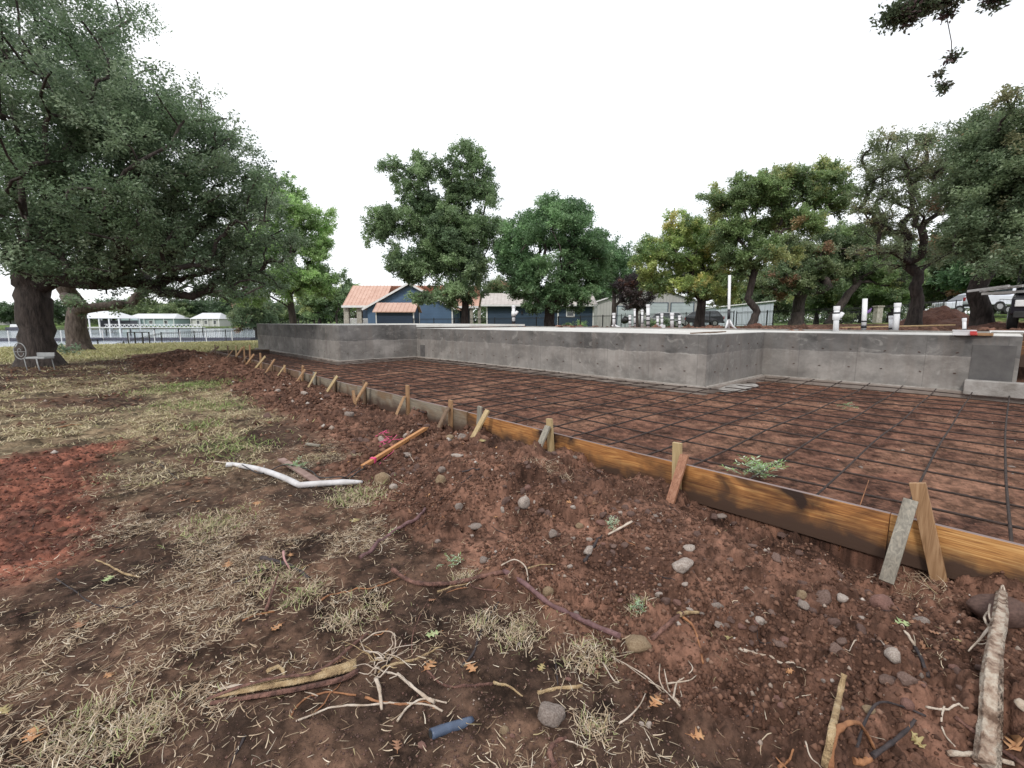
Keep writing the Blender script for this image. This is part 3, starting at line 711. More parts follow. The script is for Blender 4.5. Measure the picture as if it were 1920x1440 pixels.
# 8 yellowing tree
b=gnd(1312,611,33)
make_tree('elm_tree','yellowing elm in front of the grey garage with a thick straight trunk',
 [(b,.36),(up(b,0,1.6),.3),(up(b,.05,2.6),.26)],
 [B(1240,490,33,2.0,1.8,30,.7),B(1300,470,33,2.6,2.0,44,.75),B(1275,425,33,1.6,.9,14,.6),B(1340,440,34,1.6,1.2,16,.6),B(1340,530,33,1.9,1.4,24,.7),B(1225,530,33,1.2,.9,12,.6),B(1300,540,32,2.2,.8,18,.6)],
 100000,.15,YEL,29,alpha=.35,fork=.5,droop=.1)
# 9 curved trunk tree
b=gnd(1408,611,29)
make_tree('elm_tree','green elm with a curved trunk beside the tall white pipe',
 [(b,.25),(P(1420,585,29),.22),(P(1402,560,29),.2),(P(1412,520,29),.2),(P(1420,490,29),.18)],
 [B(1370,375,29,1.5,1.1,20,.65),B(1430,370,29,1.9,1.2,30,.7),B(1500,345,29,1.7,1.1,24,.7),B(1560,370,29,1.5,1.0,18,.65),B(1550,325,29,1.,.6,8,.5),B(1480,420,29,2.2,.9,26,.7),B(1380,440,29,1.5,1.1,20,.65),B(1440,480,28,2.0,.8,20,.6),B(1370,500,29,1.2,.8,10,.6)],
 120000,.14,ELM,30,alpha=.4,fork=.7,bow=.05)
# 10,11
b=gnd(1494,607,40)
make_tree('oak_tree','forked dark oak behind the iron fence, right of the curved elm',
 [(b,.6),(up(b,.05,1.),.5),(up(b,0,1.6),.45)],
 [B(1450,530,40,2.6,1.2,26,.8),B(1520,510,40,3,1.6,34,.8),B(1560,470,41,2.6,1.8,26,.8),B(1480,470,41,2.6,1.4,22,.8)],70000,.18,DARKR,31,alpha=.1,bow=0,fork=.9)
b=gnd(1555,607,41)
make_tree('oak_tree','dark oak whose trunk leans right, behind the left white pipe group',
 [(b,.4),(P(1575,575,41),.34),(P(1592,550,41),.3),(P(1610,530,41),.26)],
 [B(1600,490,41,3,1.4,30,.8),B(1640,460,42,3,2.0,30,.8),B(1660,520,41,2.6,1.,22,.8),B(1580,440,42,2.4,1.6,18,.8)],46000,.18,ELM[:3]+[(.05,.07,.03,4)],32,alpha=.2,bow=0,fork=.8)
# 12 thin tree
b=gnd(1712,612,24)
make_tree('oak_tree','sparse fine twigged tree with upswept limbs beside the red dirt pile',
 [(b,.34),(up(b,.02,1.5),.27),(P(1716,540,24),.26),(P(1722,515,24),.24)],
 [B(1655,330,24,1.5,1.4,36,.5),B(1720,300,24,1.6,1.6,44,.5),B(1775,330,24.5,1.2,1.3,26,.5),B(1640,400,24,1.2,1.0,26,.45),B(1700,400,24,1.6,1.2,30,.5),B(1740,260,24.5,1.0,.8,12,.4),B(1650,260,24.,1.,.8,14,.4),B(1620,470,23.5,1.4,.5,16,.45),B(1780,470,23.5,1.6,.5,18,.5),B(1690,490,24,1.5,.4,10,.4)],
 46000,.10,[(.15,.19,.10,4),(.19,.23,.12,3),(.23,.21,.11,1)],33,alpha=.22,bow=.02,fork=.6,rtip=.012)
# 13 right mass
b=gnd(1845,607,21)
make_tree('oak_tree','broad dense oak filling the right edge above the white pickup',
 [(b,.45),(P(1838,575,21),.36),(P(1830,545,21),.34),(P(1850,500,21),.32)],
 [B(1850,330,20,1.6,1.7,40,.65),B(1920,330,19,2.2,2.2,60,.7),B(1890,245,20,1.6,1.2,30,.65),B(1990,300,18,2.2,2.2,34,.8),B(1890,440,18.5,2.0,1.2,40,.65),B(1840,250,20.5,.9,.8,12,.5),B(1830,420,20,1.2,1.0,16,.55),B(1950,480,17,2.0,.8,24,.6),B(1940,200,18,1.4,.9,14,.55),B(1810,370,21,.8,1.,10,.5)],
 150000,.12,[(.115,.165,.085,4),(.155,.21,.105,3),(.20,.20,.10,.8),(.24,.15,.08,.15)],34,alpha=.3,fork=.6)
# background belt on the right, then far shore: copies of three kinds
pro=[]
for i,(pal,r) in enumerate(((DARKR,3.6),(ELM,3.4),(ROUND,3.2))):
    b=Vector((0,0,0));rs=[(tuple(Vector((0,0,4.6))),(r,r,2.9),44,1.05),((1.6,.8,3.2),(2.4,2.4,1.6),14,.9),((-1.9,-.5,3.0),(2.4,2.4,1.5),14,.9)]
    pro.append(make_tree('bushy_tree','',[(b,.3),(Vector((0,0,2.)),.24)],rs,26000,.28,pal,60+i,group='trees standing behind the houses and fence'))
belt=[(1445,62,1.0,0,'bushy tree behind the white metal building, left of the group'),(1500,66,1.15,1,'yellow green bushy tree far behind the forked oak'),(1555,60,1.1,0,'dark bushy tree far behind the leaning oak'),(1615,64,1.2,1,'olive bushy tree beyond the iron fence and the brick pillar'),
 (1668,58,1.15,2,'green bushy tree beyond the fence left of the sparse tree'),(1725,60,1.2,1,'olive bushy tree directly behind the sparse tree trunk'),(1775,50,1.15,0,'dark bushy tree behind the red dirt pile'),(1830,48,1.2,0,'dark bushy tree behind the first white pickup'),(1885,44,1.25,2,'green bushy tree behind the ladder rack truck'),(1950,40,1.2,0,'dark bushy tree at the very right edge'),
 (1385,75,1.1,1,'pale bushy tree over the white metal building'),(1120,78,1.05,2,'bushy tree just left above the grey garage'),(930,74,1.0,0,'bushy tree showing between the pecan and the rounded tree'),(600,72,1.,1,'bushy tree low behind the bright green tree'),(480,80,1.1,0,'dark bushy tree behind the bright tree, left side'),(1205,90,1.2,1,'tall bushy tree behind the garage roof'),
 (1530,50,.8,1,'low bushy tree between the forked and leaning oaks'),(1640,47,.75,1,'low olive tree just past the iron fence'),(1590,75,1.3,2,'tallest green bushy tree on the right horizon')]
first={}
for px,D,s,k,lab in belt:
    o=pro[k] if k not in first else copy_tree(pro[k]);first[k]=1
    g=gnd(px,605,D);o.location=g;o.scale=(s,s,s*rnd.uniform(.95,1.12));o.rotation_euler=(0,0,rnd.uniform(0,6.28));o['label']=lab
fb=[]
for i,(pal,) in enumerate((([(.06,.10,.05,4),(.085,.14,.065,3)],),([(.14,.2,.08,4),(.2,.25,.11,3)],))):
    fb.append(make_tree('shore_tree','',[(Vector((0,0,0)),.4),(Vector((0,0,3)),.3)],[((0,0,7.),(6,6,5),44,1.9),((3,0,5),(5,5,3),14,1.7)],9000,.7,pal,80+i,group='trees along the far lake shore'))
sh=[(20,225,1),(70,230,1),(130,228,1.1),(160,236,1.),(215,238,1.2),(245,236,1.25),(275,232,1.1),(300,240,.9),(335,228,1.),(352,236,1.15),(395,240,1.05),(430,232,1.2),(455,236,1.2),(480,240,1.),(505,238,1.1),(545,236,1.),(590,232,1.1),(620,238,1.)]
cols=[0,1,0,0,0,0,1,1,1,0,0,0,1,0,0,1,0,0]
nm_=['dark','pale'];ft={}
bes=['at the far left edge of the lake','left of the huge oak trunk','between the two oak trunks','left of the boathouse roof','above the boathouse','above the pale green lake house','right of that tree over the pale lake house','in the gap between the lake houses','beside the white porch house','over the left end of the white porch house','right of the white porch house','second right of the white porch house','third right of the porch house, left of the slab','just left of the foundation corner','seen through the bright green tree, left','seen through the bright green tree, middle','seen through the bright green tree, right','just left of the red roofed patio']
for i,(px,D,s) in enumerate(sh):
    k=cols[i];o=fb[k] if k not in ft else copy_tree(fb[k]);ft[k]=1
    p=P(px,610,D);p.z=-.9;o.location=p;o.scale=(s*1.15,s*1.15,s*rnd.uniform(.95,1.15));o.rotation_euler=(0,0,rnd.uniform(0,6.28));o['label']=f'{nm_[k]} far shore tree {bes[i]}'
# woods closing the horizon
rs=np.random.RandomState(91);cl=[];cr=[]
for k in range(420):
    b_=R(-62+124*(k+.5)/420);D=rs.uniform(250,285)
    q=Vector((D*math.cos(YAW-b_)/math.cos(b_)*1.0,D*math.sin(YAW-b_)/math.cos(b_)*1.0,0))
    for h in(2.5,6,9):
        if h==9 and rs.rand()<.45:continue
        cl.append((q.x+rs.normal()*3,q.y+rs.normal()*3,h+rs.normal()*.8));cr.append(rs.uniform(3,5))
wo=leaves_mesh('distant_woods',cl,cr,60000,1.5,[(.08,.12,.06,3),(.11,.15,.07,3),(.15,.18,.09,1)],rs,None,0,8,.7)
wo['kind']='stuff';wo['label']='distant belt of woods closing the horizon'
# overhanging bough: oak rooted behind the viewpoint on the right
b=Vector((1.6,-6.,gz(1.6,-6.)))
def hang(px,py,D,r,n,cs):return (tuple(P(px,py,D)),(r,r,r*.6),n,cs)
q=P(1900,-90,7)
make_tree('oak_tree','oak whose leafy bough hangs into the top right corner of the sky',
 [(b,.4),(b+Vector((.2,.3,2.5)),.32),(b+Vector((1.2,2.2,5.2)),.16),(P(2150,-260,7.5),.05),(q,.016)],
 [hang(1672,30,7.2,.09,6,.10),hang(1702,26,7.2,.12,9,.11),hang(1730,12,7.2,.14,10,.12),hang(1768,-8,7.2,.16,10,.13),hang(1782,28,7.3,.06,3,.07),hang(1862,2,7.2,.07,5,.09),hang(1786,107,7.2,.04,3,.055),hang(1758,142,7.2,.03,3,.05),hang(1772,163,7.2,.04,4,.06),
  hang(1880,-120,7,.6,16,.25),hang(2050,-200,6.5,.8,14,.3)],
 30000,.062,[(.07,.10,.05,4),(.09,.09,.06,2),(.11,.07,.075,1.)],35,alpha=.12,bow=-.04,fork=.85,rtip=.003,asp=.5,twigs=14,spread=.4)
# ---------------------------------------------------------------- buildings
def siding(name,c,step=.18,bump=.7,vert=False,rough=.6):
    m=bpy.data.materials.new(name);m.use_nodes=True;t=m.node_tree;N=t.nodes;L=t.links;p=N['Principled BSDF'];p.inputs['Roughness'].default_value=rough
    tc=N.new('ShaderNodeTexCoord');sx=N.new('ShaderNodeSeparateXYZ');L.new(tc.outputs['Object'],sx.inputs[0])
    d=N.new('ShaderNodeMath');d.operation='DIVIDE';L.new(sx.outputs['X' if vert else 'Z'],d.inputs[0]);d.inputs[1].default_value=step
    f=N.new('ShaderNodeMath');f.operation='FRACT';L.new(d.outputs[0],f.inputs[0])
    b=N.new('ShaderNodeBump');b.inputs['Strength'].default_value=bump;b.inputs['Distance'].default_value=.03;L.new(f.outputs[0],b.inputs['Height']);L.new(b.outputs[0],p.inputs['Normal'])
    r=N.new('ShaderNodeValToRGB');e=r.color_ramp.elements;e[0].position=.0;e[0].color=(*[v*.55 for v in c],1);e[1].position=.14;e[1].color=(*c,1);L.new(f.outputs[0],r.inputs[0])
    n=N.new('ShaderNodeTexNoise');n.inputs['Scale'].default_value=.8;L.new(tc.outputs['Object'],n.inputs['Vector'])
    mm=N.new('ShaderNodeMix');mm.data_type='RGBA';mm.blend_type='MULTIPLY';mm.inputs[0].default_value=.35;L.new(r.outputs[0],mm.inputs[6]);L.new(n.outputs['Fac'],mm.inputs[7])
    L.new(mm.outputs[2],p.inputs['Base Color']);return m
m_blue=siding('blue_siding',(.105,.185,.31));m_navy=siding('navy_siding',(.035,.06,.11),.3);m_slate=siding('slate_blue_siding',(.05,.085,.14),.2)
m_white=mat('white_trim',(.68,.68,.68),(.8,.8,.8),rough=.6);m_redroof=mat('salmon_metal_roof',(.50,.31,.24),(.60,.40,.32),scale=1.2,rough=.5)
m_paleroof=mat('pale_metal_roof',(.42,.37,.34),(.52,.47,.44),scale=1.2,rough=.5)
m_stone=mat('pale_stone',(.26,.24,.2),(.48,.45,.4),scale=6,rough=.9,bump=.6);m_glass=mat('dark_glass',(.02,.025,.03),(.05,.06,.07),rough=.08,spec=.8)
m_gar=siding('grey_metal_siding',(.46,.45,.43),.35,.4,True);m_gdoor=siding('pale_blue_door',(.50,.56,.58),.55,.5);m_wmet=siding('white_metal_siding',(.62,.68,.76),.35,.3,True)
m_greyroof=mat('light_grey_roof',(.55,.54,.53),(.66,.65,.64),rough=.5);m_shade=mat('dark_opening',(.02,.02,.022),(.03,.03,.03))
m_iron=mat('black_iron',(.015,.015,.017),(.03,.03,.032),rough=.5)
def frame(base,right):    # local frame: x along the wall to the right, y away from the camera, z up
    r=Vector((right.x,right.y,0)).normalized();n=Vector((-r.y,r.x,0))
    return lambda x,y,z:Vector((base.x+r.x*x+n.x*y,base.y+r.y*x+n.y*y,base.z+z))
RIGHT=ahead(1,0)
def fbox(mb,Fr,x0,x1,y0,y1,z0,z1):
    vs=[Fr(x,y,z) for z in(z0,z1) for x,y in((x0,y0),(x1,y0),(x1,y1),(x0,y1))]
    return mb.add(vs,[(3,2,1,0),(4,5,6,7),(0,1,5,4),(1,2,6,5),(2,3,7,6),(3,0,4,7)])
def slope(mb,Fr,x0,x1,y0,z0,y1,z1,t=.08,ribs=.45):   # roof sheet rising from y0,z0 to y1,z1
    vs=[Fr(x0,y0,z0),Fr(x1,y0,z0),Fr(x1,y1,z1),Fr(x0,y1,z1)];vs+=[v+Vector((0,0,t)) for v in vs]
    mb.add(vs,[(3,2,1,0),(4,5,6,7),(0,1,5,4),(1,2,6,5),(2,3,7,6),(3,0,4,7)])
    if ribs:
        n=int((x1-x0)/ribs)
        for k in range(n+1):
            x=x0+.03+(x1-x0-.06)*k/n
            a=Fr(x,y0,z0+t);b=Fr(x,y1,z1+t);c=Fr(x+.04,y0,z0+t);d=Fr(x+.04,y1,z1+t);u=Vector((0,0,.04))
            mb.add([a,c,d,b,a+u,c+u,d+u,b+u],[(4,5,6,7),(0,1,5,4),(1,2,6,5),(2,3,7,6),(3,0,4,7)])
def slopex(mb,Fr,y0,y1,x0,z0,x1,z1,t=.08):
    vs=[Fr(x0,y0,z0),Fr(x1,y0,z1),Fr(x1,y1,z1),Fr(x0,y1,z0)];vs+=[v+Vector((0,0,t)) for v in vs]
    mb.add(vs,[(3,2,1,0),(4,5,6,7),(0,1,5,4),(1,2,6,5),(2,3,7,6),(3,0,4,7)])
    n=max(int((y1-y0)/.5),1)
    for k in range(n+1):
        y=y0+.03+(y1-y0-.1)*k/n;u=Vector((0,0,.04))
        a,b,c,d=[v+Vector((0,0,t)) for v in(Fr(x0,y,z0),Fr(x1,y,z1),Fr(x0,y+.04,z0),Fr(x1,y+.04,z1))]
        mb.add([a,b,d,c,a+u,b+u,d+u,c+u],[(4,5,6,7),(0,1,5,4),(1,2,6,5),(2,3,7,6),(3,0,4,7)])
def window(parent,Fr,x,z,wd,h,y=-.04,grid=1):
    mb=MB();t=.12
    fbox(mb,Fr,x-wd/2-t,x+wd/2+t,y-.04,y+.03,z-h/2-t,z-h/2);fbox(mb,Fr,x-wd/2-t,x+wd/2+t,y-.04,y+.03,z+h/2,z+h/2+t)
    fbox(mb,Fr,x-wd/2-t,x-wd/2,y-.04,y+.03,z-h/2,z+h/2);fbox(mb,Fr,x+wd/2,x+wd/2+t,y-.04,y+.03,z-h/2,z+h/2)
    if grid:fbox(mb,Fr,x-wd/2,x+wd/2,y-.03,y+.02,z-.03,z+.03)
    w_=mb.build('window',m_white,parent)
    mb=MB();fbox(mb,Fr,x-wd/2,x+wd/2,y-.01,y+.025,z-h/2,z+h/2);mb.build('pane',m_glass,w_)
def px2x(px,D,px0):return (px-px0)*D/859.
# blue house, front about 56 m ahead
D=56;b=P(770,608,D);b.z=gz(b.x,b.y)-.1;H=thing('blue_house',b,'blue house with salmon metal roof, stone porch columns and front gable','house')
Fr=frame(b,RIGHT);k=D/859.
def zy(py,DD=None):DD=DD or D;return 1.6+(602-py)*DD/859.-b.z
gl,gr,ge,gp=(690-770)*k,(849-770)*k,zy(578),zy(534)
mb=MB();mb.prism([(gl,0),(gr,0),(gr,ge),(0,gp-.12),(gl,ge)],lambda p,t:Fr(p[0],9*t,p[1]));mb.build('gable_wall',m_blue,H)
mb=MB();slopex(mb,Fr,-.5,9.2,gl-.5,ge-.22,0,gp);slopex(mb,Fr,-.5,9.2,gr+.5,ge-.22,0,gp)
x0=(636-770)*k;x1=(893-770)*k
slope(mb,Fr,x0,gl+1.6,1.2,zy(575),5.5,zy(538,61.5));slope(mb,Fr,gl+1.6,x1,4.2,zy(577,60),7.5,zy(555,63))
slope(mb,Fr,x0,x1,9.8,zy(575),5.55,zy(538,61.5))
mb.build('roof',m_redroof,H)
mb=MB()
mb.bar(Fr(gl-.5,-.52,ge-.2),Fr(0,-.52,gp+.04),.05,.22);mb.bar(Fr(gr+.5,-.52,ge-.2),Fr(0,-.52,gp+.04),.05,.22)
fbox(mb,Fr,x0-.05,gl+.2,1.1,1.2,zy(576.5),zy(572.5));fbox(mb,Fr,gl+8,x1,4.1,4.2,zy(578,60),zy(574,60));fbox(mb,Fr,gr-.12,gr+.03,-.03,.1,0,ge)
mb.build('trim',m_white,H)
mb=MB();fbox(mb,Fr,gl-3.2,gl-.1,7,7.2,0,zy(575,61));fbox(mb,Fr,gr+.1,x1-1.,7,7.2,0,zy(578,61));mb.build('rear_wall',m_slate,H)
for cx in(641,666):
    mb=MB();x=(cx-770)*k;fbox(mb,Fr,x-.3,x+.3,1.6,2.2,0,zy(575.5));mb.build('porch_column',m_stone,H)
for cx in(872,887):
    mb=MB();x=(cx-770)*k*1.06;fbox(mb,Fr,x-.2,x+.2,4.4,4.8,0,zy(577,60));mb.build('porch_column',m_stone,H)
mb=MB();fbox(mb,Fr,x0,gl-.05,1.8,1.88,zy(598.5),zy(597));
n=26
for i in range(n+1):
    x=x0+(gl-x0-.1)*i/n;fbox(mb,Fr,x,x+.07,1.81,1.87,zy(612),zy(598.5))
for i in(0,13,26):
    x=x0+(gl-x0-.1)*i/n;fbox(mb,Fr,x-.05,x+.12,1.76,1.9,zy(612),zy(596))
mb.build('railing',m_white,H)
# shed
D=50;b=P(740,608,D);b.z=gz(b.x,b.y)-.1;Fr=frame(b,RIGHT);k=D/859.
S=thing('garden_shed',b,'small navy shed with ribbed salmon roof before the blue gable','shed')
a0,a1=(706-740)*k,(776-740)*k
mb=MB();mb.prism([(0,0),(3.,0),(3.,zy(584)),(1.5,zy(569)),(0,zy(584))],lambda p,t:Fr(a0+(a1-a0)*t,p[0],p[1]));mb.build('wall',m_navy,S)
mb=MB();slope(mb,Fr,a0-.3,a1+.25,-.35,zy(586),1.5,zy(568.5));slope(mb,Fr,a0-.3,a1+.25,3.35,zy(586),1.5,zy(568.5));mb.build('roof',m_redroof,S)
mb=MB();fbox(mb,Fr,a0-.06,a0+.06,-.05,.05,0,zy(585));fbox(mb,Fr,a1-.06,a1+.06,-.05,.05,0,zy(585));fbox(mb,Fr,a1,a1+.06,2.9,3.02,0,zy(585));mb.build('trim',m_white,S)
# right blue building
D=54;b=P(1010,608,D);b.z=gz(b.x,b.y)-.1;Fr=frame(b,RIGHT);k=D/859.
S=thing('blue_building',b,'low slate blue building with a pale ribbed roof and one white window','house')
a0,a1=(912-1010)*k,(1113-1010)*k
mb=MB();fbox(mb,Fr,a0,a1,0,7,0,zy(571));mb.build('wall',m_slate,S)
mb=MB();slope(mb,Fr,a0-.6,a1+.3,-.7,zy(573),3.5,zy(552,57.5));slope(mb,Fr,a0-.6,a1+.3,7.6,zy(573),3.5,zy(552,57.5));mb.build('roof',m_paleroof,S)
mb=MB()
for cx in(913,1046,1112):
    x=(cx-1010)*k;fbox(mb,Fr,x-.08,x+.08,-.06,.05,0,zy(573))
fbox(mb,Fr,a0-.6,a1+.3,-.75,-.7,zy(575),zy(572));mb.build('trim',m_white,S)
window(S,Fr,(1069-1010)*k,zy(585),.75,.95)
mb=MB();x=(978-1010)*k;fbox(mb,Fr,x-.05,x+.15,-.15,-.0,zy(589),zy(583));mb.build('wall_lamp',m_iron,S)
# grey garage
D=70;b=P(1230,607,D);b.z=gz(b.x,b.y)-.1;Fr=frame(b,RIGHT);k=D/859.
S=thing('metal_garage',b,'wide light grey metal garage with roller doors behind the parked cars','garage')
a0,a1=(1120-1230)*k,(1308-1230)*k;pk=(1213-1230)*k
mb=MB();mb.prism([(a0,0),(a1,0),(a1,zy(567)),(pk,zy(538)),(a0,zy(567))],lambda p,t:Fr(p[0],12*t,p[1]));mb.build('wall',m_gar,S)
mb=MB();slopex(mb,Fr,-.4,12.3,a0-.4,zy(568),pk,zy(536));slopex(mb,Fr,-.4,12.3,a1+.4,zy(568),pk,zy(536));mb.build('roof',m_greyroof,S)
for c0,c1,t0 in((1157,1190,575),(1214,1250,569),(1257,1298,569)):
    mb=MB();fbox(mb,Fr,(c0-1230)*k,(c1-1230)*k,-.06,.0,.0,zy(t0));d_=mb.build('garage_door',m_gdoor,S)
    mb=MB();x0_,x1_=(c0-1230)*k,(c1-1230)*k;fbox(mb,Fr,x0_-.12,x0_,-.09,-.0,0,zy(t0)+.1);fbox(mb,Fr,x1_,x1_+.12,-.09,-.0,0,zy(t0)+.1);fbox(mb,Fr,x0_,x1_,-.09,-.0,zy(t0),zy(t0)+.1);mb.build('door_frame',m_slate,d_)
# white building on the right
D=58;b=P(1400,607,D);b.z=gz(b.x,b.y)-.1;Fr=frame(b,ahead(1,-.25));k=D/859.
S=thing('white_metal_building',b,'long white metal building behind the iron fence and the curved elm','building')
a0,a1=(1345-1400)*k,(1443-1400)*k
mb=MB();mb.prism([(a0,0),(a1,0),(a1,zy(566)),(a0,zy(577))],lambda p,t:Fr(p[0],9*t,p[1]));mb.build('wall',m_wmet,S)
mb=MB();vs=[Fr(a0-.2,-.3,zy(577)),Fr(a1+.2,-.3,zy(566)),Fr(a1+.2,9.3,zy(566)),Fr(a0-.2,9.3,zy(577))];vs+=[v+Vector((0,0,.12)) for v in vs];mb.add(vs,[(3,2,1,0),(4,5,6,7),(0,1,5,4),(1,2,6,5),(2,3,7,6),(3,0,4,7)]);mb.build('roof',m_white,S)
# lake houses
m_lb=siding('pale_green_siding',(.36,.47,.48),.3);m_lw=mat('pale_wall',(.45,.45,.43),(.55,.55,.53),rough=.8);m_lroof=mat('bright_metal_roof',(.55,.56,.58),(.68,.69,.71),rough=.45)
def zw(py,DD):return 1.6+(602-py)*DD/859.
# boathouse on posts
D=115;b=P(185,615,D);b.z=-1.45;Fr=frame(b,RIGHT);k=D/859.
S=thing('boathouse',b,'open boathouse on posts over the lake with a pale hip roof','boathouse')
z0=zw(597,D)-b.z;z1=zw(583,D)-b.z;a0,a1=(146-185)*k,(225-185)*k
mb=MB();q=[Fr(a0,0,z0),Fr(a1,0,z0),Fr(a1,7,z0),Fr(a0,7,z0),Fr(a0+1.5,3.5,z1),Fr(a1-3.5,3.5,z1)];mb.add(q,[(0,1,5,4),(1,2,5),(2,3,4,5),(3,0,4),(3,2,1,0)]);mb.build('roof',m_lroof,S)
for i in range(5):
    mb=MB();x=a0+.3+(a1-a0-.6)*i/4;fbox(mb,Fr,x-.12,x+.12,.2,.45,-.5,z0);fbox(mb,Fr,x-.12,x+.12,6.5,6.75,-.5,z0);mb.build('post',m_white,S)
mb=MB();fbox(mb,Fr,a0,a1,0,7,zw(613,D)-b.z-.3,zw(613,D)-b.z);mb.build('deck',m_lw,S)
mb=MB();fbox(mb,Fr,a0+2,a1-.5,4,6.3,zw(613,D)-b.z,z0-.5);mb.build('boat_store',mat('dark_store',(.06,.06,.07),(.10,.10,.11)),S)
def lakehouse(px0,px1,D,ye,yp,label,wall,side=None,dpt=10):
    b=P((px0+px1)/2,606,D);b.z=-1.;Fr=frame(b,RIGHT);k=D/859.;h=(px1-px0)*k/2
    S=thing('lake_house',b,label,'house','houses on the far lake shore');ze=zw(ye,D)-b.z;zp=zw(yp,D)-b.z
    mb=MB();fbox(mb,Fr,-h,h,0,dpt,0,ze);mb.build('wall',wall,S)
    mb=MB();q=[Fr(-h-.6,-.8,ze),Fr(h+.6,-.8,ze),Fr(h+.6,dpt+.8,ze),Fr(-h-.6,dpt+.8,ze),Fr(-h+2,dpt/2,zp),Fr(h-2,dpt/2,zp)];mb.add(q,[(0,1,5,4),(1,2,5),(2,3,4,5),(3,0,4),(3,2,1,0)]);mb.build('roof',m_lroof,S)
    for i in range(3):window(S,Fr,-h+h*2*(i+.7)/3.3,ze*.55,1.6,1.3)
    mb=MB()
    for i in range(6):
        x=-h+2*h*i/5;fbox(mb,Fr,x-.1,x+.1,-.7,-.5,0,ze)
    mb.build('porch_posts',m_white,S)
    return S,Fr,h,ze,zp
S,Fr,h,ze,zp=lakehouse(236,328,215,597.5,588,'pale green house with bright roof across the lake, right of the boathouse',m_lb)
mb=MB();mb.prism([(-h-1,0),(-h+7.5,0),(-h+7.5,ze*.8),(-h+3.2,zp*.85),(-h-1,ze*.8)],lambda p,t:Fr(p[0],-4+4*t,p[1]));mb.build('gable_wing',m_lb,S)
lakehouse(360,412,215,598,586.5,'white porch house across the lake, rightmost of the lake houses',m_lw)
lakehouse(-40,20,225,597,588,'pale house across the lake left of the huge oak trunk',m_lw)
# gangway truss, dock, boat
D=95;b=P(286,612,D);b.z=zw(614.5,D);Fr=frame(b,RIGHT);k=D/859.;a0,a1=(196-286)*k,(378-286)*k
S=thing('gangway',b,'long white truss gangway crossing to the lake dock','gangway')
mb=MB();hh=.62*1.1
fbox(mb,Fr,a0,a1,0,.1,0,.09);fbox(mb,Fr,a0,a1,0,.1,hh,hh+.08);n=22
for i in range(n):
    x=a0+(a1-a0)*i/n;x2=a0+(a1-a0)*(i+1)/n
    mb.bar(Fr(x,.05,.05),Fr((x+x2)/2,.05,hh),.07,.07);mb.bar(Fr((x+x2)/2,.05,hh),Fr(x2,.05,.05),.07,.07)
mb.build('truss',m_white,S);mb=MB();fbox(mb,Fr,a0,a1,.1,1.2,-.06,.04);mb.build('walkway',m_greyroof,S)
mb=MB()
for i in range(5):
    x=a0+(a1-a0)*i/4;fbox(mb,Fr,x-.08,x+.08,.2,.36,-3,0)
mb.build('piles',m_iron,S)
m_dock=mat('dark_dock',(.05,.05,.065),(.10,.10,.13))
for px0,px1,D_,y_,lab in((-60,172,70,628.5,'dark floating dock on the lake, left part behind the oak trunks'),(130,470,72,630.5,'long dark floating dock behind the iron lakeside fence')):
    b=P((px0+px1)/2,y_,D_);b.z=-1.45;Fr=frame(b,RIGHT);h=(px1-px0)*D_/859./2;z_=max(zw(y_-1.5,D_)+1.45,.35)
    S=thing('floating_dock',b,lab,'dock');mb=MB();fbox(mb,Fr,-h,h,0,2,.02,.42);mb.build('deck',m_dock,S)
    mb=MB()
    for i in range(7):
        x=-h+2*h*(i+.3)/7;fbox(mb,Fr,x-.06,x+.06,-.1,.0,-1,1.6)
    mb.build('mooring_posts',m_greyroof,S)
b=P(100,617,120);b.z=-1.45;Fr=frame(b,RIGHT)
D=150;b=P(25,610,D);b.z=-1.35;Fr=frame(b,RIGHT);S=thing('motor_boat',b,'small covered motor boat on the water left of the oak trunk','boat')
mb=MB();mb.prism([(-3.,.9),(-2.7,0),(2.6,0),(3.4,1.1)],lambda p,t:Fr(p[0],2*t,p[1]));mb.build('hull',m_dock,S);mb=MB();mb.prism([(-1.6,.9),(-1.3,1.9),(1,1.9),(1.8,.95)],lambda p,t:Fr(p[0],.3+1.4*t,p[1]));mb.build('cabin',m_white,S)
# ---------------------------------------------------------------- iron fences
def fence(label,pts,h,sp=.12,post=2.4,name='iron_fence',group=None,wire=False):
    pts=[Vector(p) for p in pts];S=thing(name,pts[0],label,'fence',group)
    pk=MB();first=True
    for a,b in zip(pts[:-1],pts[1:]):
        L_=(b-a).length;n=max(1,round(L_/post))
        for i in range(n+1):
            if i==0 and not first:continue
            p=a+(b-a)*i/n;mb=MB();mb.box((p.x,p.y,p.z+h*.52-.1),(.07,.07,h*1.06+.2));mb.build('post',m_iron,S)
        first=False
        for z in((.12,h-.12,h-.02) if not wire else (h-.02,.1)):pk.bar(a+Vector((0,0,z)),b+Vector((0,0,z)),.03,.035)
        m=int(L_/sp)
        for i in range(m):
            p=a+(b-a)*(i+.5)/m;pk.tube([p+Vector((0,0,.08)),p+Vector((0,0,h))],.011 if not wire else .005,3,cap=False,sm=False)
    pk.build('railing',m_iron,S);return S
def fp(px,D,zg=None):
    p=P(px,605,D);p.z=gz(p.x,p.y) if zg is None else zg;return p
fence('black iron fence along the lake behind the two oaks',[fp(-40,36),fp(150,38.5),fp(300,41),fp(478,44),fp(560,45)],1.15,.14,2.6)
fence('black iron fence running behind the slab past the right hand trees',[fp(1765,36),fp(1640,38),fp(1500,41),fp(1380,45)],1.35,.13)
fence('low black fence before the blue houses, seen over the slab',[fp(1375,46),fp(1200,48),fp(1130,49),fp(965,50),fp(775,49)],1.45,.13)
fence('chain link fence behind the dirt pile by the white pickups',[fp(1955,27),fp(1860,33),fp(1725,38)],1.35,.5,3.,name='chain_link_fence',wire=True)
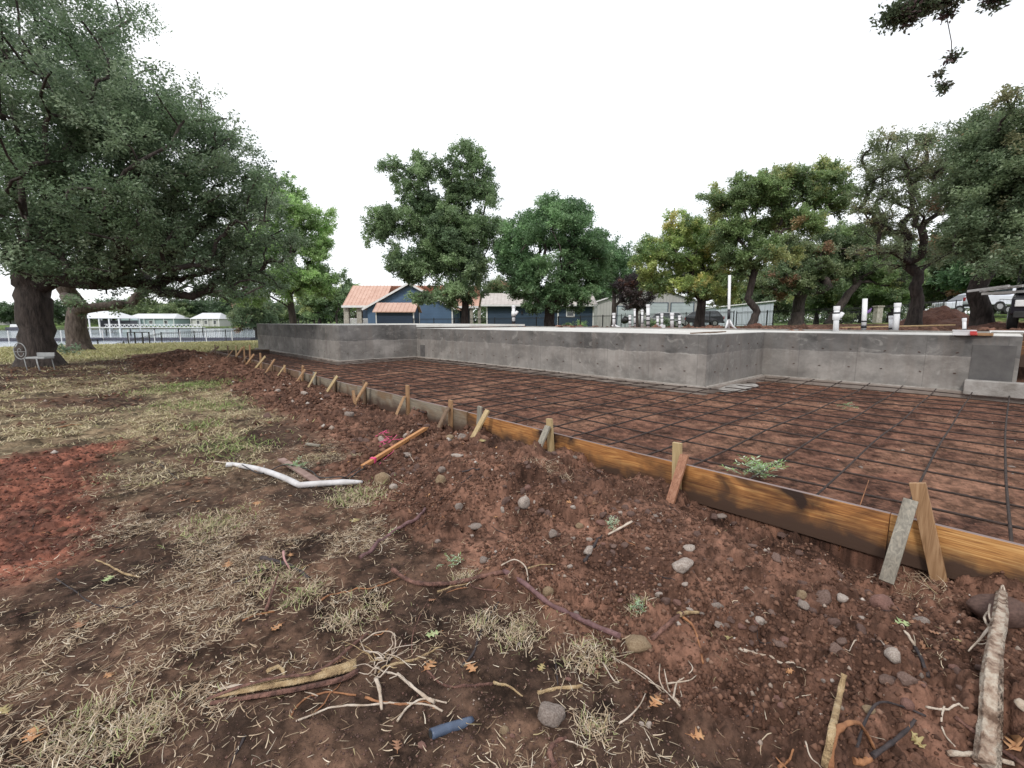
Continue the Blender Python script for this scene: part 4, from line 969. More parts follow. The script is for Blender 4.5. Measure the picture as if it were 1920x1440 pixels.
p=fp(1644,37);S=thing('stone_pillar',p,'pale stone gate pillar in the iron fence','pillar');mb=MB();mb.box((p.x,p.y,p.z+.65),(.45,.45,1.3),rz=YAW);mb.build('pillar_body',m_stone,S,bevel=.02);mb=MB();mb.box((p.x,p.y,p.z+1.34),(.56,.56,.1),rz=YAW);mb.build('cap',m_stone,S)
# ---------------------------------------------------------------- vehicles
m_tyre=mat('tyre_rubber',(.015,.015,.015),(.03,.03,.03),rough=.85);m_rim2=mat('wheel_metal',(.3,.3,.31),(.45,.45,.46),rough=.35,metal=.7);m_lamp=mat('headlight_glass',(.6,.6,.6),(.7,.7,.7),rough=.1);m_tail=mat('tail_light',(.25,.02,.02),(.35,.03,.03),rough=.2);m_black_tr=mat('black_plastic',(.02,.02,.02),(.035,.035,.035))
def car(name,label,cat,loc,rz,paint,kind,s=1.):
    T=thing(name,loc,label,cat);O=Vector(loc);Mz=Matrix.Rotation(rz,3,'Z')
    def X(x,y,z):return O+Mz@(Vector((x,y,z))*s)
    W=.95
    if kind=='suv':
        prof=[(-2.35,.45),(-2.4,.95),(-1.5,1.08),(-.85,1.62),(-.4,1.74),(1.7,1.72),(2.2,1.15),(2.32,.8),(2.3,.42)];roof=(3,6)
        glass=[[(-1.3,1.12),(-.78,1.58),(-.2,1.64),(-.2,1.1)],[(-.12,1.1),(-.12,1.65),(.85,1.65),(.85,1.1)],[(.93,1.1),(.93,1.65),(1.62,1.62),(1.98,1.15)]]
        front=[(-1.46,1.12),(-.87,1.6)];rear=[(1.76,1.64),(2.14,1.2)]
    else:
        prof=[(-2.75,.5),(-2.8,1.02),(-1.7,1.14),(-1.0,1.72),(-.6,1.86),(.75,1.84),(.95,1.2),(2.75,1.2),(2.8,.75),(2.75,.5)]
        glass=[[(-1.5,1.2),(-.95,1.68),(-.35,1.76),(-.35,1.18)],[(-.25,1.18),(-.25,1.76),(.62,1.76),(.78,1.2)]]
        front=[(-1.66,1.2),(-1.03,1.69)];rear=[(.8,1.72),(.93,1.28)]
    # body with tumblehome: upper points move inwards
    def half(z):return W-(max(z-1.05,0)*.28)
    mb=MB();n=len(prof);vs=[X(x,-half(z),z) for x,z in prof]+[X(x,half(z),z) for x,z in prof]
    mb.add(vs,[tuple(range(n)),tuple(reversed(range(n,2*n)))]+[(i,n+i,n+(i+1)%n,(i+1)%n) for i in range(n)])
    mb.build('body',paint,T,bevel=.06)
    for sd_ in(-1,1):
        for g in glass:
            mb=MB();q=len(g);vs=[X(x,sd_*(half(z)+.012),z) for x,z in g]+[X(x,sd_*(half(z)-.03),z) for x,z in g]
            f0=tuple(range(q));mb.add(vs,[f0 if sd_<0 else f0[::-1],tuple(range(q,2*q))]+[(i,(i+1)%q,q+(i+1)%q,q+i) for i in range(q)]);mb.build('side_window',m_glass,T)
    for nm,(a,c) in(('windscreen',front),('rear_window',rear)):
        sx=-1 if nm=='windscreen' else 1
        mb=MB();vs=[X(a[0]+sx*.02,-half(a[1])+.08,a[1]),X(a[0]+sx*.02,half(a[1])-.08,a[1]),X(c[0]+sx*.02,half(c[1])-.1,c[1]),X(c[0]+sx*.02,-half(c[1])+.1,c[1])]
        vs+=[v-Mz@Vector((sx*.05,0,.0)) for v in vs];mb.add(vs,[(0,1,2,3),(7,6,5,4),(0,4,5,1),(1,5,6,2),(2,6,7,3),(3,7,4,0)]);mb.build(nm,m_glass,T)
    wx=(-1.5,1.45) if kind=='suv' else(-1.8,1.7)
    for x in wx:
        for y in(-W+.06,W-.06):
            sg=1 if y>0 else -1
            mb=MB();mb.tube([X(x,y-sg*.14,.38),X(x,y-sg*.12,.38),X(x,y+sg*.08,.38),X(x,y+sg*.10,.38)],[.33*s,.38*s,.38*s,.33*s],20);wh=mb.build('wheel',m_tyre,T)
            mb=MB();mb.tube([X(x,y+sg*.085,.38),X(x,y+sg*.115,.38)],[.22*s,.2*s],14);mb.build('rim',m_rim2,wh)
    ex=prof[1][0]
    for y in(-.68,.68):
        mb=MB();mb.box(X(ex+.02,y,.84),(.1*s,.38*s,.2*s),rz=rz);mb.build('headlight',m_lamp,T,bevel=.02)
        mb=MB();mb.box(X(-prof[0][0]-.02 if kind=='suv' else 2.78,y*1.15,.98),(.08*s,.2*s,.28*s),rz=rz);mb.build('tail_light',m_tail,T,bevel=.02)
    mb=MB();mb.box(X(prof[0][0],0,.5),(.16*s,1.75*s,.2*s),rz=rz);mb.build('bumper',m_black_tr,T,bevel=.03);mb=MB();mb.box(X(-prof[0][0],0,.5),(.16*s,1.75*s,.2*s),rz=rz);mb.build('bumper',m_black_tr,T,bevel=.03)
    if kind=='pickup':
        mb=MB();mb.box(X(1.85,0,1.205),(1.65*s,1.5*s,.02*s),rz=rz);mb.build('bed',m_black_tr,T)
    return T
pg_=mat('silver_paint',(.30,.31,.32),(.34,.35,.36),rough=.25,metal=.3,spec=.6);pd_=mat('dark_paint',(.022,.022,.028),(.03,.03,.036),rough=.2,spec=.6);pw_=mat('white_paint',(.62,.65,.72),(.7,.73,.8),rough=.25,spec=.6);pk_=mat('black_paint',(.012,.012,.018),(.018,.018,.024),rough=.25,spec=.5)
HE=R(47.2)
car('parked_suv','silver parked suv seen from behind before the garage door','suv',fp(1243,53),HE+R(75)+math.pi/2-R(90)+R(180),pg_,'suv')
car('parked_suv','dark parked suv partly behind the yellowing elm trunk','suv',fp(1312,52),HE-R(90)+R(-18)+R(180)+R(180),pd_,'suv',1.02)
car('pickup_truck','white pickup parked behind the chain link fence beside the leaning trunk','pickup truck',fp(1826,38),HE-R(90)+R(-12),pw_,'pickup',.95)
car('pickup_truck','white pickup at the right, only its cab and bed rail showing','pickup truck',fp(1896,33)+Vector((0,0,.35)),HE-R(90)+R(-8)+R(180),pw_,'pickup',.95)
# black work truck with a ladder rack at the right edge
p=fp(1972,17.5);tr=car('work_truck','black work truck with a ladder rack cut off by the right edge','truck',p,HE-R(90)+R(42),pk_,'pickup',1.15)
Mz=Matrix.Rotation(HE-R(90)+R(42),3,'Z')
mb=MB()
for x in(-1.6,0.,2.9):
    for y in(-1,1):mb.bar(p+Mz@Vector((x,y,1.0)),p+Mz@Vector((x,y,2.35)),.07,.07,up=(1,0,0))
    mb.bar(p+Mz@Vector((x,-1,2.35)),p+Mz@Vector((x,1,2.35)),.07,.07)
for y in(-1,1):mb.bar(p+Mz@Vector((-3.0,y,2.35)),p+Mz@Vector((3.1,y,2.35)),.06,.06)
mb.build('ladder_rack',m_iron,tr)
def ladder(a,b,w_,label):
    a=Vector(a);b=Vector(b);d=(b-a).normalized();s=d.cross(Vector((0,0,1))).normalized()*w_/2;mb=MB()
    mb.bar(a+s,b+s,.05,.09);mb.bar(a-s,b-s,.05,.09);n=int((b-a).length/.3)
    for i in range(n):
        q=a+(b-a)*(i+.5)/n;mb.tube([q+s,q-s],.018,5)
    mb.build('ladder',m_greyroof,None,loc=a,label=label,cat='ladder',group='ladders on the work truck rack')
ladder(P(1826,546,18.5),P(1905,536,16.5),.4,'upper long pale ladder jutting out over the truck rack')
ladder(P(1850,551,18.),P(1935,546,16.5),.4,'lower short pale ladder lying on the truck rack')
# trailer by the fence
p=fp(1600,45);S=thing('utility_trailer',p,'small black trailer behind the iron fence beside the stone pillar','trailer')
Fr=frame(p,RIGHT);mb=MB();fbox(mb,Fr,-1.2,.6,0,1.4,.45,1.2);mb.build('box',m_black_tr,S,bevel=.03);mb=MB();mb.tube([Fr(-.3,-.1,.33),Fr(-.3,.12,.33)],.33,16);mb.build('wheel',m_tyre,S);mb=MB();mb.bar(Fr(.6,.7,.45),Fr(1.9,.7,.4),.08,.08);mb.build('drawbar',m_iron,S)
# red dirt heaps behind the slab
m_dirt=mat('heaped_red_dirt',(.11,.048,.035),(.20,.095,.065),scale=5,rough=.95,bump=1.,bscale=16,bdist=.06)
def heap(px,D,w_,h_,label,seed,asp=.7):
    c=fp(px,D);n=60;xs=np.linspace(-1.15,1.15,n);X_,Y_=np.meshgrid(xs,xs);r_=np.sqrt(X_**2+Y_**2)
    z=h_*np.clip(1-r_**1.35,-.1,1)+.18*h_*(fbm(X_*3+seed,Y_*3,seed,4)-.5)*2+.5*clods(X_*w_+seed,Y_*w_,.28,seed,.4)*np.clip(1.1-r_,0,1)
    wx=c.x+(X_*FY*w_+Y_*FX*w_*asp);wy=c.y+(-X_*FX*w_+Y_*FY*w_*asp);v=np.column_stack([wx.ravel(),wy.ravel(),(z+c.z-.05).ravel()])
    i=np.arange(n-1)[:,None]*n;j=np.arange(n-1)[None,:];f=np.stack([i+j,i+j+1,i+n+j+1,i+n+j],-1).reshape(-1,4)
    o=npmesh('dirt_pile',v,f,m_dirt,None,smooth=True,loc=c);tag(o,label,'dirt pile','dirt piles behind the slab')
heap(1760,25,2.6,1.05,'large red dirt pile between the sparse tree and the white pickup',5)
heap(1815,23,2.2,.55,'lower spread red dirt heap right of the large pile',6)
heap(1415,27,.9,.3,'small orange dirt heap at the foot of the curved elm',7)
heap(1890,19,1.8,.35,'reddish low dirt mound before the work truck',8)
# loose lumber behind the slab
for i,(a,b_,z_,lab) in enumerate((((1575,614),(1790,609),19,'long thin plank on the dirt behind the white pipes'),((1640,612),(1740,611),22,'short plank beside the sparse tree foot'),((1855,623),(1935,627),11.5,'pale pipe lying on the wall top at the right edge'))):
    A,Bq=P(*a,z_),P(*b_,z_*.97);A.z=max(A.z,gz(A.x,A.y)+.04) if i<2 else 1.33;Bq.z=max(Bq.z,gz(Bq.x,Bq.y)+.04) if i<2 else 1.33
    mb=MB();mb.bar(A,Bq,.09,.04) if i<2 else mb.tube([A,Bq],.035,10)
    mb.build('loose_plank' if i<2 else 'pale_pipe',W_yel if i<2 else m_white,None,loc=A,label=lab,cat='plank' if i<2 else 'pipe')
# ---------------------------------------------------------------- pipes standing on the slab
m_pvc=mat('white_plastic',(.66,.66,.68),(.76,.76,.78),scale=3,rough=.35,spec=.5);m_tape=mat('black_tape',(.015,.015,.02),(.03,.03,.035),rough=.4);m_grn=mat('green_sleeve',(.22,.32,.20),(.30,.40,.26));m_pur=mat('purple_rag',(.12,.06,.2),(.2,.12,.3),rough=.9)
def pipe(px,yt,yb,wpx,label,bands=(),cap=True,lean=0,elbow=False,foot=False):
    b=onZ(px,yb,ZC);D=b.x*FX+b.y*FY
    if D>27:b=P(px,yb,24);D=24
    b.z=ZC-.02;t=P(px+lean,yt,D);
    r=wpx*D/859./2*.95;T=thing('vent_pipe',b,label,'pipe','white plumbing pipes standing on the slab');mb=MB();mb.tube([b,t],r,14);mb.build('pipe_shaft',m_pvc,T)
    ax=(t-b)
    if cap:
        mb=MB();mb.tube([t-ax.normalized()*r*1.2,t+ax.normalized()*.03],r*1.18,14);mb.build('cap',m_pvc,T,bevel=.008)
    for q0,q1 in bands:
        mb=MB();mb.tube([b+ax*q0,b+ax*q1],r*1.1,14);mb.build('tape',m_tape,T)
    if elbow:
        s=ahead(1,0);q=b+ax*.62;mb=MB();mb.tube([q,q+s*r*1.4,q+s*r*2.4+Vector((0,0,r*1.6))],[r*.9,r*.8,r*.8],12);mb.tube([b+ax*.5,b+ax*.74],r*1.35,14);mb.build('fitting',m_pvc,T)
    if foot:
        mb=MB();mb.tube([b+ax*.2,b+ax*.07+ahead(.14,0),b+ahead(.3,0)],r*.8,10);mb.tube([b+ax*.2,b+ax*.07-ahead(.08,0),b-ahead(.12,0)],r*.8,10);mb.build('branch_fitting',m_pvc,T)
    return T,b,t,r
pipe(963,573.5,612,6.5,'white pipe with black bands before the blue building',((.15,.28),(.45,.56)),elbow=True)
pipe(1151,588,613.5,6,'short capped pipe left of the garage with split foot',((.62,.68),),foot=True)
pipe(1181,592,614.5,5,'banded pipe, first of the tight row before the garage',((.3,.36),(.6,.7)))
pipe(1190,580,613.5,4,'slim tall pipe second in the tight row',((.2,.26),(.55,.62)))
pipe(1204,582,614,4.5,'slim pipe left of the thickest one',((.25,.3),(.7,.75)))
pipe(1215,572,614.5,7,'thickest and tallest pipe of the tight row',((.1,.16),(.3,.36),(.5,.56)))
pipe(1233,594,615,5,'low pipe just right of the thickest one',((.5,.57),))
T,b,t,r=pipe(1241,589,615,5,'pipe rising from a white box right of the thickest one',((.35,.4),(.7,.76)))
mb=MB();mb.box(b+Vector((0,0,.07)),(.22,.22,.16),rz=YAW);mb.build('base_box',m_pvc,T,bevel=.01)
pipe(1260,588,615.5,7,'stout pipe with black collar, second from right of the row',((.55,.63),))
pipe(1274,593,616,5,'rightmost banded pipe of the tight row',((.3,.38),(.65,.72)))
pipe(1366,516,617.5,5.2,'very tall thin white pipe with black wrap low down',((.2,.38),),cap=False,lean=2,foot=True)
pipe(1567,576,621.5,9.5,'stout pipe with elbow fitting and black cap band',((.72,.80),),elbow=True,lean=2)
T,b,t,r=pipe(1619,560,621,8.5,'pipe with green upper sleeve and a purple rag',((.12,.2),(.3,.34)),cap=False,lean=3)
mb=MB();mb.tube([b+(t-b)*.55,t+Vector((0,0,.01))],r*.62,12);
mb.build('green_sleeve',m_grn,T)
q=b+(t-b)*.55;mb=MB();mb.tube([q,q+ahead(.14,0,.08),q+ahead(.2,0,.16)],[.05,.045,.01],7,jit=.4);mb.tube([q,q+ahead(-.02,0,.1),q+ahead(.02,0,.2)],[.06,.05,.01],7,jit=.4);mb.build('purple_rag',m_pur,T)
pipe(1670,594,621.5,6.5,'short pipe tucked left of the tallest right hand pipe',((.2,.3),))
pipe(1679,570,622,10,'leaning white pipe with black band and domed cap',((.66,.72),),lean=4)
pipe(1808,599,627,6,'small capped pipe rising from a white box near the wall end',((.3,.42),))
b=onZ(1807,629,ZC);b.z=ZC;T=thing('white_box',b,'flat white box beside a red clamp on the wall top','box');mb=MB();mb.box(b+Vector((.0,0,.05)),(.2,.34,.1));mb.build('box_body',m_pvc,T,bevel=.008);mb=MB();mb.box(b+Vector((0,0,.105)),(.22,.36,.018));mb.build('lid',m_pvc,T,bevel=.004)
b=onZ(1819,629.5,ZC);mb=MB();mb.tube([b+Vector((0,0,.03)),b+Vector((0,-.1,.035))],.03,10);mb.box(b+Vector((0,-.04,.055)),(.06,.1,.07));mb.build('red_clamp',mat('red_plastic',(.5,.05,.05),(.6,.08,.07),rough=.4),None,loc=b,bevel=.004,label='small red plastic clamp next to the white box',cat='clamp')
b=onZ(1838,629.5,ZC);mb=MB();mb.box(b+Vector((0,0,.03)),(.12,.36,.055),rz=.1);mb.build('wood_block',W_tan,None,loc=b,bevel=.004,label='tan wood offcut lying right of the red clamp',cat='wood block')
b=onZ(1918,636,1.2);
mb=MB();mb.box((14.6,-1.3,.9),(.05,2.2,.55));mb.build('formwork_sheet',W_redd,None,loc=(14.6,-1.3,.9),bevel=.003,label='orange brown form panel past the right wall end',cat='board')
# trowel / flat scraps on the slab edge
a=onZ(1297,626.5,ZC);b=onZ(1357,624.5,ZC);mb=MB();d=(b-a)
for q0,q1,o_ in((0,.55,.0),(.2,.75,.06),(.5,1.,-.03),(.6,1,.08)):
    mb.bar(a+d*q0+Vector((o_,0,.02)),a+d*q1+Vector((o_*.5,0,.03+.01*q0)),.09,.025)
mb.build('scrap_wood',W_dk,None,loc=a,label='pile of flat wood scraps lying near the slab corner',cat='scrap wood')
# yard things at left
m_met=mat('white_garden_metal',(.30,.31,.31),(.42,.43,.43),rough=.6)
b=gnd(60,684,14.6);Fr=frame(b,RIGHT);T=thing('garden_bench',b,'white wire garden bench with curled arm beneath the huge oak','bench')
mb=MB();fbox(mb,Fr,-.2,.42,0,.35,.36,.43);mb.build('seat',m_met,T,bevel=.02)
mb=MB();fbox(mb,Fr,-.18,.4,.36,.4,.43,.55);mb.build('backrest',m_met,T,bevel=.01)
for x,y in((-.22,0),(.2,-.02),(.36,.3),(-.2,.34)):
    mb=MB();mb.tube([Fr(x,y,.38),Fr(x+.04,y-.02,.2),Fr(x+.1,y-.04,-.03)],.014,7);mb.build('leg',m_met,T)
mb=MB();cx,cz=-.32,.62
mb.tube([Fr(cx+.26*math.cos(a)*.75,0,cz+.26*math.sin(a)) for a in np.linspace(0,6.28,26)],.013,6,cap=False)
mb.tube([Fr(cx+(.03+.03*a)*math.cos(a)*.6,0,cz+(.03+.03*a)*math.sin(a)) for a in np.linspace(0,6.,22)],.009,6)
mb.tube([Fr(cx-.19,0,cz-.02),Fr(cx+.19,0,cz-.02)],.009,6);mb.build('scrolled_arm',m_met,T)
def shrub(name,label,c,r,h,n,size,pal,seed,cat='plant',droop=0):
    rs=np.random.RandomState(seed);T=thing(name,c,label,cat);cl=np.array([(c.x+rs.normal()*r*.45,c.y+rs.normal()*r*.45,c.z+h*(.25+.6*rs.rand())) for _ in range(9)])
    mb=MB()
    for q in cl:mb.tube([c-Vector((0,0,.03)),(Vector(q)+c)/2+Vector((rs.normal()*.05*r,0,0)),Vector(q)],[.012*max(r,.3),.009*max(r,.3),.004],5)
    mb.build('stems',m_barkd,T);leaves_mesh('leaves',cl,np.full(9,r*.45),n,size,pal,rs,T,droop);return T
shrub('small_shrub','low grey green shrub on the grass right of the huge oak',gnd(128,660,22),.5,.65,260,.13,[(.13,.19,.12,1),(.18,.24,.16,1)],41)
shrub('small_shrub','dark low shrub before the silver suv',fp(1222,44),.8,.9,900,.14,PECAN,42);shrub('small_shrub','dark low shrub between the two parked suvs',fp(1252,44),.9,.9,900,.14,PECAN,43)
shrub('small_shrub','row plant against the slate blue wall near the window',fp(1080,52),1.2,.8,1400,.14,LIGHT,44);shrub('small_shrub','dark shrub behind the iron fence under the leaning oak',fp(1575,43),1.3,1.,1600,.16,DARKR,45)
# planter frames by the lakeside fence
for px,lab in((150,'black metal frame stand on the grass by the lakeside fence'),(250,'second black metal frame stand farther along the lakeside fence')):
    p=fp(px,37.5);Fr=frame(p,RIGHT);mb=MB()
    for x in(-.6,.6):fbox(mb,Fr,x-.04,x+.04,0,.06,0,1.0);fbox(mb,Fr,x-.04,x+.04,.7,.76,0,1.)
    fbox(mb,Fr,-.6,.6,0,.06,.95,1.);fbox(mb,Fr,-.6,.6,.7,.76,.95,1.);fbox(mb,Fr,-.64,-.56,0,.76,.95,1.);fbox(mb,Fr,.56,.64,0,.76,.95,1.);mb.build('metal_stand',m_iron,None,loc=p,label=lab,cat='stand')
p=fp(1163+2,47);Fr=frame(fp(964+200,44),RIGHT)
# small flag-like planter before garage
p=fp(1172,45);T=thing('planter_ball',p,'dark round yard ornament on a stem before the garage','ornament');mb=MB();mb.tube([p,p+Vector((0,0,.5)),p+Vector((0,0,1.55))],[.05,.03,.02],7);mb.build('stem',m_iron,T);blob(p+Vector((0,0,.85)),(.42,.42,.36),m_iron,'ball',T,seed=9)
# ---------------------------------------------------------------- straw and grass lying on the soil
def blades(name,xy,ln,wd,pal,rs,pitch=(0,.25),seg=3,curl=.5,label=None,lift=.004,dirbias=None):
    n=len(xy);x,y=xy[:,0],xy[:,1];z=height(x,y)+lift+rs.rand(n)*lift*2
    a=rs.rand(n)*2*math.pi if dirbias is None else dirbias+rs.normal(size=n)*.9
    el=pitch[0]+(pitch[1]-pitch[0])*rs.rand(n)**1.5
    k=rs.normal(size=n)*curl;L_=ln*(.4+1.*rs.rand(n)) if np.isscalar(ln) else ln*(.4+1.*rs.rand(n))
    W_=wd*(.6+.8*rs.rand(n))
    P0=np.column_stack([x,y,z]);V=[];cur=P0
    for s in range(seg+1):
        t=s/seg;an=a+k*t*1.6;e2=el*(1-1.1*t*(el>.5))
        sd=np.column_stack([-np.sin(an),np.cos(an),.35*np.sin(k*3)])*(W_*(1-.75*t**2))[:,None]*.5
        V+=[cur+sd,cur-sd]
        cur=cur+np.column_stack([np.cos(an)*np.cos(e2),np.sin(an)*np.cos(e2),np.sin(e2)])*(L_/seg)[:,None]
        if pitch[1]<.9:
            g=height(cur[:,0],cur[:,1])+.003;cur[:,2]=np.maximum(cur[:,2],g) if s<seg else cur[:,2]
    v=np.stack(V,1);m=2*(seg+1);v=v.reshape(-1,3)
    f=[];base=np.arange(n)[:,None]*m
    for s in range(seg):f.append(base+np.array([[2*s,2*s+1,2*s+3,2*s+2]]))
    f=np.concatenate(f,1).reshape(-1,4)
    pal=np.array(pal,float);c=pal[rs.choice(len(pal),n,p=pal[:,3]/pal[:,3].sum()),:3]*(.7+.6*rs.rand(n,1))
    o=npmesh(name,v,f,M_straw,None,col=np.repeat(c,m,0));o['kind']='stuff'
    if label:o['label']=label
    return o
M_straw=leafmat('dry_blades',.15,.7,.25)
STRAW=[(.42,.32,.22,5),(.54,.44,.32,4),(.25,.17,.11,5),(.33,.27,.15,1),(.66,.58,.46,1.5)]
GREEN=[(.17,.25,.07,4),(.25,.32,.11,3),(.36,.38,.18,2)]
rs=np.random.RandomState(77)
def scatter(n,rmin,rmax,amin,amax,p=1.):
    r=(rmin**p+(rmax**p-rmin**p)*rs.rand(n))**(1/p);b=R(amin)+(R(amax)-R(amin))*rs.rand(n);an=YAW-b
    return np.column_stack([r*np.cos(an),r*np.sin(an)])
def keep(xy,prob):return xy[rs.rand(len(xy))<prob]
# close range: single straws, thick in belts and tufts
xy=scatter(260000,1.3,6.5,-62,50,1.2)
pit,berm,rp,lawn,dry=zones(xy[:,0],xy[:,1])
t1=fbm(xy[:,0]*2.3+7,xy[:,1]*2.3,81,4);t2=fbm(xy[:,0]*8,xy[:,1]*8,82,3)
prob=(.07+.85*ss(.475,.63,t1*.7+t2*.3))*(1-.72*ss(.35,.75,xy[:,0])*ss(2.7,2.2,xy[:,1]))*(1-pit)*(1-.97*berm)*(1-.92*rp)*(.35+.65*np.clip(dry+.35,0,1))
bare=np.exp(-(((xy[:,0]-1.0)/.45)**2+((xy[:,1]-1.35)/.3)**2))
prob=prob*(1-.85*bare)*ss(2.4,1.7,xy[:,0]+.0*xy[:,1]-.25*ss(2,5,xy[:,1]))
a=keep(xy,np.clip(prob,0,1));print('straw near',len(a))
blades('dry_straw',a,.044,.0030,STRAW,rs,(0,.32),3,.42,'cut dry straw lying over the dark soil')
xy=scatter(300000,5.5,26,-60,10,1.0)
pit,berm,rp,lawn,dry=zones(xy[:,0],xy[:,1])
t1=fbm(xy[:,0]*2.6+7,xy[:,1]*2.6,83,4)
prob=(.03+1.25*dry*ss(.38,.6,t1))*(1-pit)*(1-.985*berm)*(1-.95*rp)
a=keep(xy,np.clip(prob,0,1));print('straw far',len(a))
rr=np.hypot(a[:,0],a[:,1])
blades('dry_grass',a,.045+.004*rr,(.0026+.0006*rr),[(.46,.38,.24,5),(.58,.50,.34,4),(.33,.26,.16,3),(.40,.38,.18,2)],rs,(0,.8),2,.4,'matted dry grass between the bare strips of soil')
# straw caught sparsely in the heap
xy=scatter(5200,1.4,9,-15,50,1.2);pit,berm,rp,lawn,dry=zones(xy[:,0],xy[:,1]);a=xy[(berm>.5)&(xy[:,0]<4)]
a=keep(a,.12+.8*ss(.52,.66,fbm(a[:,0]*1.4,a[:,1]*1.4,84,3)));blades('loose_straw',a,.05,.0028,STRAW,rs,(0,.5),3,.7,'scattered straw bits among the clods')
# green patches at places seen in the photograph
def tuft_patch(cs,n,r,ln,wd,name,pal,label,p0=.3,p1=1.35):
    A=[]
    for px,py,s in cs:
        c=G(px,py);q=rs.normal(size=(int(n*s),2))*r*s*.5;A.append(q+np.array([c.x,c.y]))
    blades(name,np.concatenate(A),ln,wd,pal,rs,(p0,p1),3,.5,label)
tuft_patch([(430,838,1),(365,728,1.6),(400,722,1.2),(340,722,1),(415,765,1.1),(380,800,.7),(345,760,1.2),(300,735,1.2)],420,.55,.09,.006,'green_grass',GREEN,'fresh green grass patches among the dry grass')
tuft_patch([(420,975,.9),(395,990,.8),(670,925,1.),(690,935,.8),(650,935,.6),(520,1085,.5),(565,1120,.5)],520,.30,.05,.0035,'grass_tufts',GREEN[1:]+STRAW[:2],'pale green grass tufts near the bent white pipe')
tuft_patch([(1125,1225,.6),(1090,1240,.6),(985,1180,.6),(960,1200,.6),(1110,1370,.4),(905,1175,.5),(1195,1140,.35),(870,1085,.4),(250,1385,.8),(130,1400,.7),(290,1345,.7),(180,1340,.7),(700,1140,.6),(650,1170,.6)],430,.19,.045,.003,'grass_tufts',STRAW[:2]+STRAW[3:]+GREEN[2:],'dry tufts with some green among the roots')
tuft_patch([(1035,885,.6),(1010,870,.5),(1060,900,.4),(1745,1105,.6),(1700,1110,.4),(920,800,.5)],150,.22,.07,.003,'grass_tufts',STRAW,'dry grass stuck at the feet of the kickers',0,.8)
tuft_patch([(x_,y_,1.4) for x_,y_ in((40,690),(110,700),(190,715),(20,730),(250,700))],120,1.2,.09,.01,'shade_grass',[(.22,.24,.09,2),(.3,.28,.15,2)],'thin grass under the huge oak',.2,1.2)
# far lawn blades near the shore
xy=scatter(42000,22,50,-56,-26,1.);pit,berm,rp,lawn,dry=zones(xy[:,0],xy[:,1]);a=keep(xy,lawn*(1-lake_mask(xy[:,0],xy[:,1])>.98))
blades('lawn_grass',a,.16,.03,[(.42,.39,.20,3),(.34,.35,.16,2),(.50,.45,.28,1)],rs,(.3,1.3),2,.3,'pale yellow green lawn towards the lake')
# ---------------------------------------------------------------- stones
def stone_mat(n,a,b):return mat(n,a,b,scale=7,rough=.85,bump=.5,bscale=40,spec=.3)
SM=[stone_mat('brown_stone',(.12,.075,.06),(.22,.15,.125)),stone_mat('grey_stone',(.17,.13,.11),(.32,.27,.24)),stone_mat('pale_stone_surface',(.26,.20,.17),(.50,.44,.39)),stone_mat('red_stone',(.15,.078,.062),(.25,.14,.115)),stone_mat('soil_coated_stone',(.095,.058,.048),(.16,.10,.083)),stone_mat('ochre_stone',(.20,.135,.08),(.32,.24,.155))]
import bmesh
from mathutils import noise as mnoise
def stone_mesh(seed,m,sub=3,facet=True):
    bm=bmesh.new();bmesh.ops.create_icosphere(bm,subdivisions=sub,radius=1);r_=random.Random(seed);o=Vector((r_.random()*90,r_.random()*90,r_.random()*90))
    pl=[(Vector((r_.gauss(0,1),r_.gauss(0,1),r_.gauss(0,1))).normalized(),r_.uniform(.5,.86)) for _ in range(11 if facet else 3)]
    for v in bm.verts:
        d=v.co.normalized();r=1.
        for n_,k in pl:
            q=d.dot(n_)
            if q>k:r=min(r,k/q)
        r*=1+.16*mnoise.noise(d*1.6+o)+.06*mnoise.noise(d*5+o);v.co=d*r
    me=bpy.data.meshes.new('stone');bm.to_mesh(me);bm.free();me.polygons.foreach_set('use_smooth',[True]*len(me.polygons));me.materials.append(m);return me
SMESH={}
def stone(px,py,wpx,hpx,mi,label,group=None,rot=0,variant=None,sink=.3,facet=True,name='stone'):
    g=G(px,py+hpx*.25);D=g.x*FX+g.y*FY;W_=wpx*D/F/2*.95;H_=hpx*D/F/2*.92
    key=(mi,variant if variant is not None else rnd.randrange(5),facet)
    if key not in SMESH:SMESH[key]=stone_mesh(hash(key)%9999,SM[mi],3,facet)
    o=bpy.data.objects.new(name,SMESH[key]);C.objects.link(o)
    hz=H_*.95;o.location=g+Vector((0,0,hz*(1-sink*2)*.8));o.scale=(W_,W_*.75 if hpx<wpx*.9 else W_*.9,hz);o.rotation_euler=(rnd.uniform(-.12,.12),rnd.uniform(-.12,.12),YAW-math.pi/2+rot)
    tag(o,label,'stone',group);return o
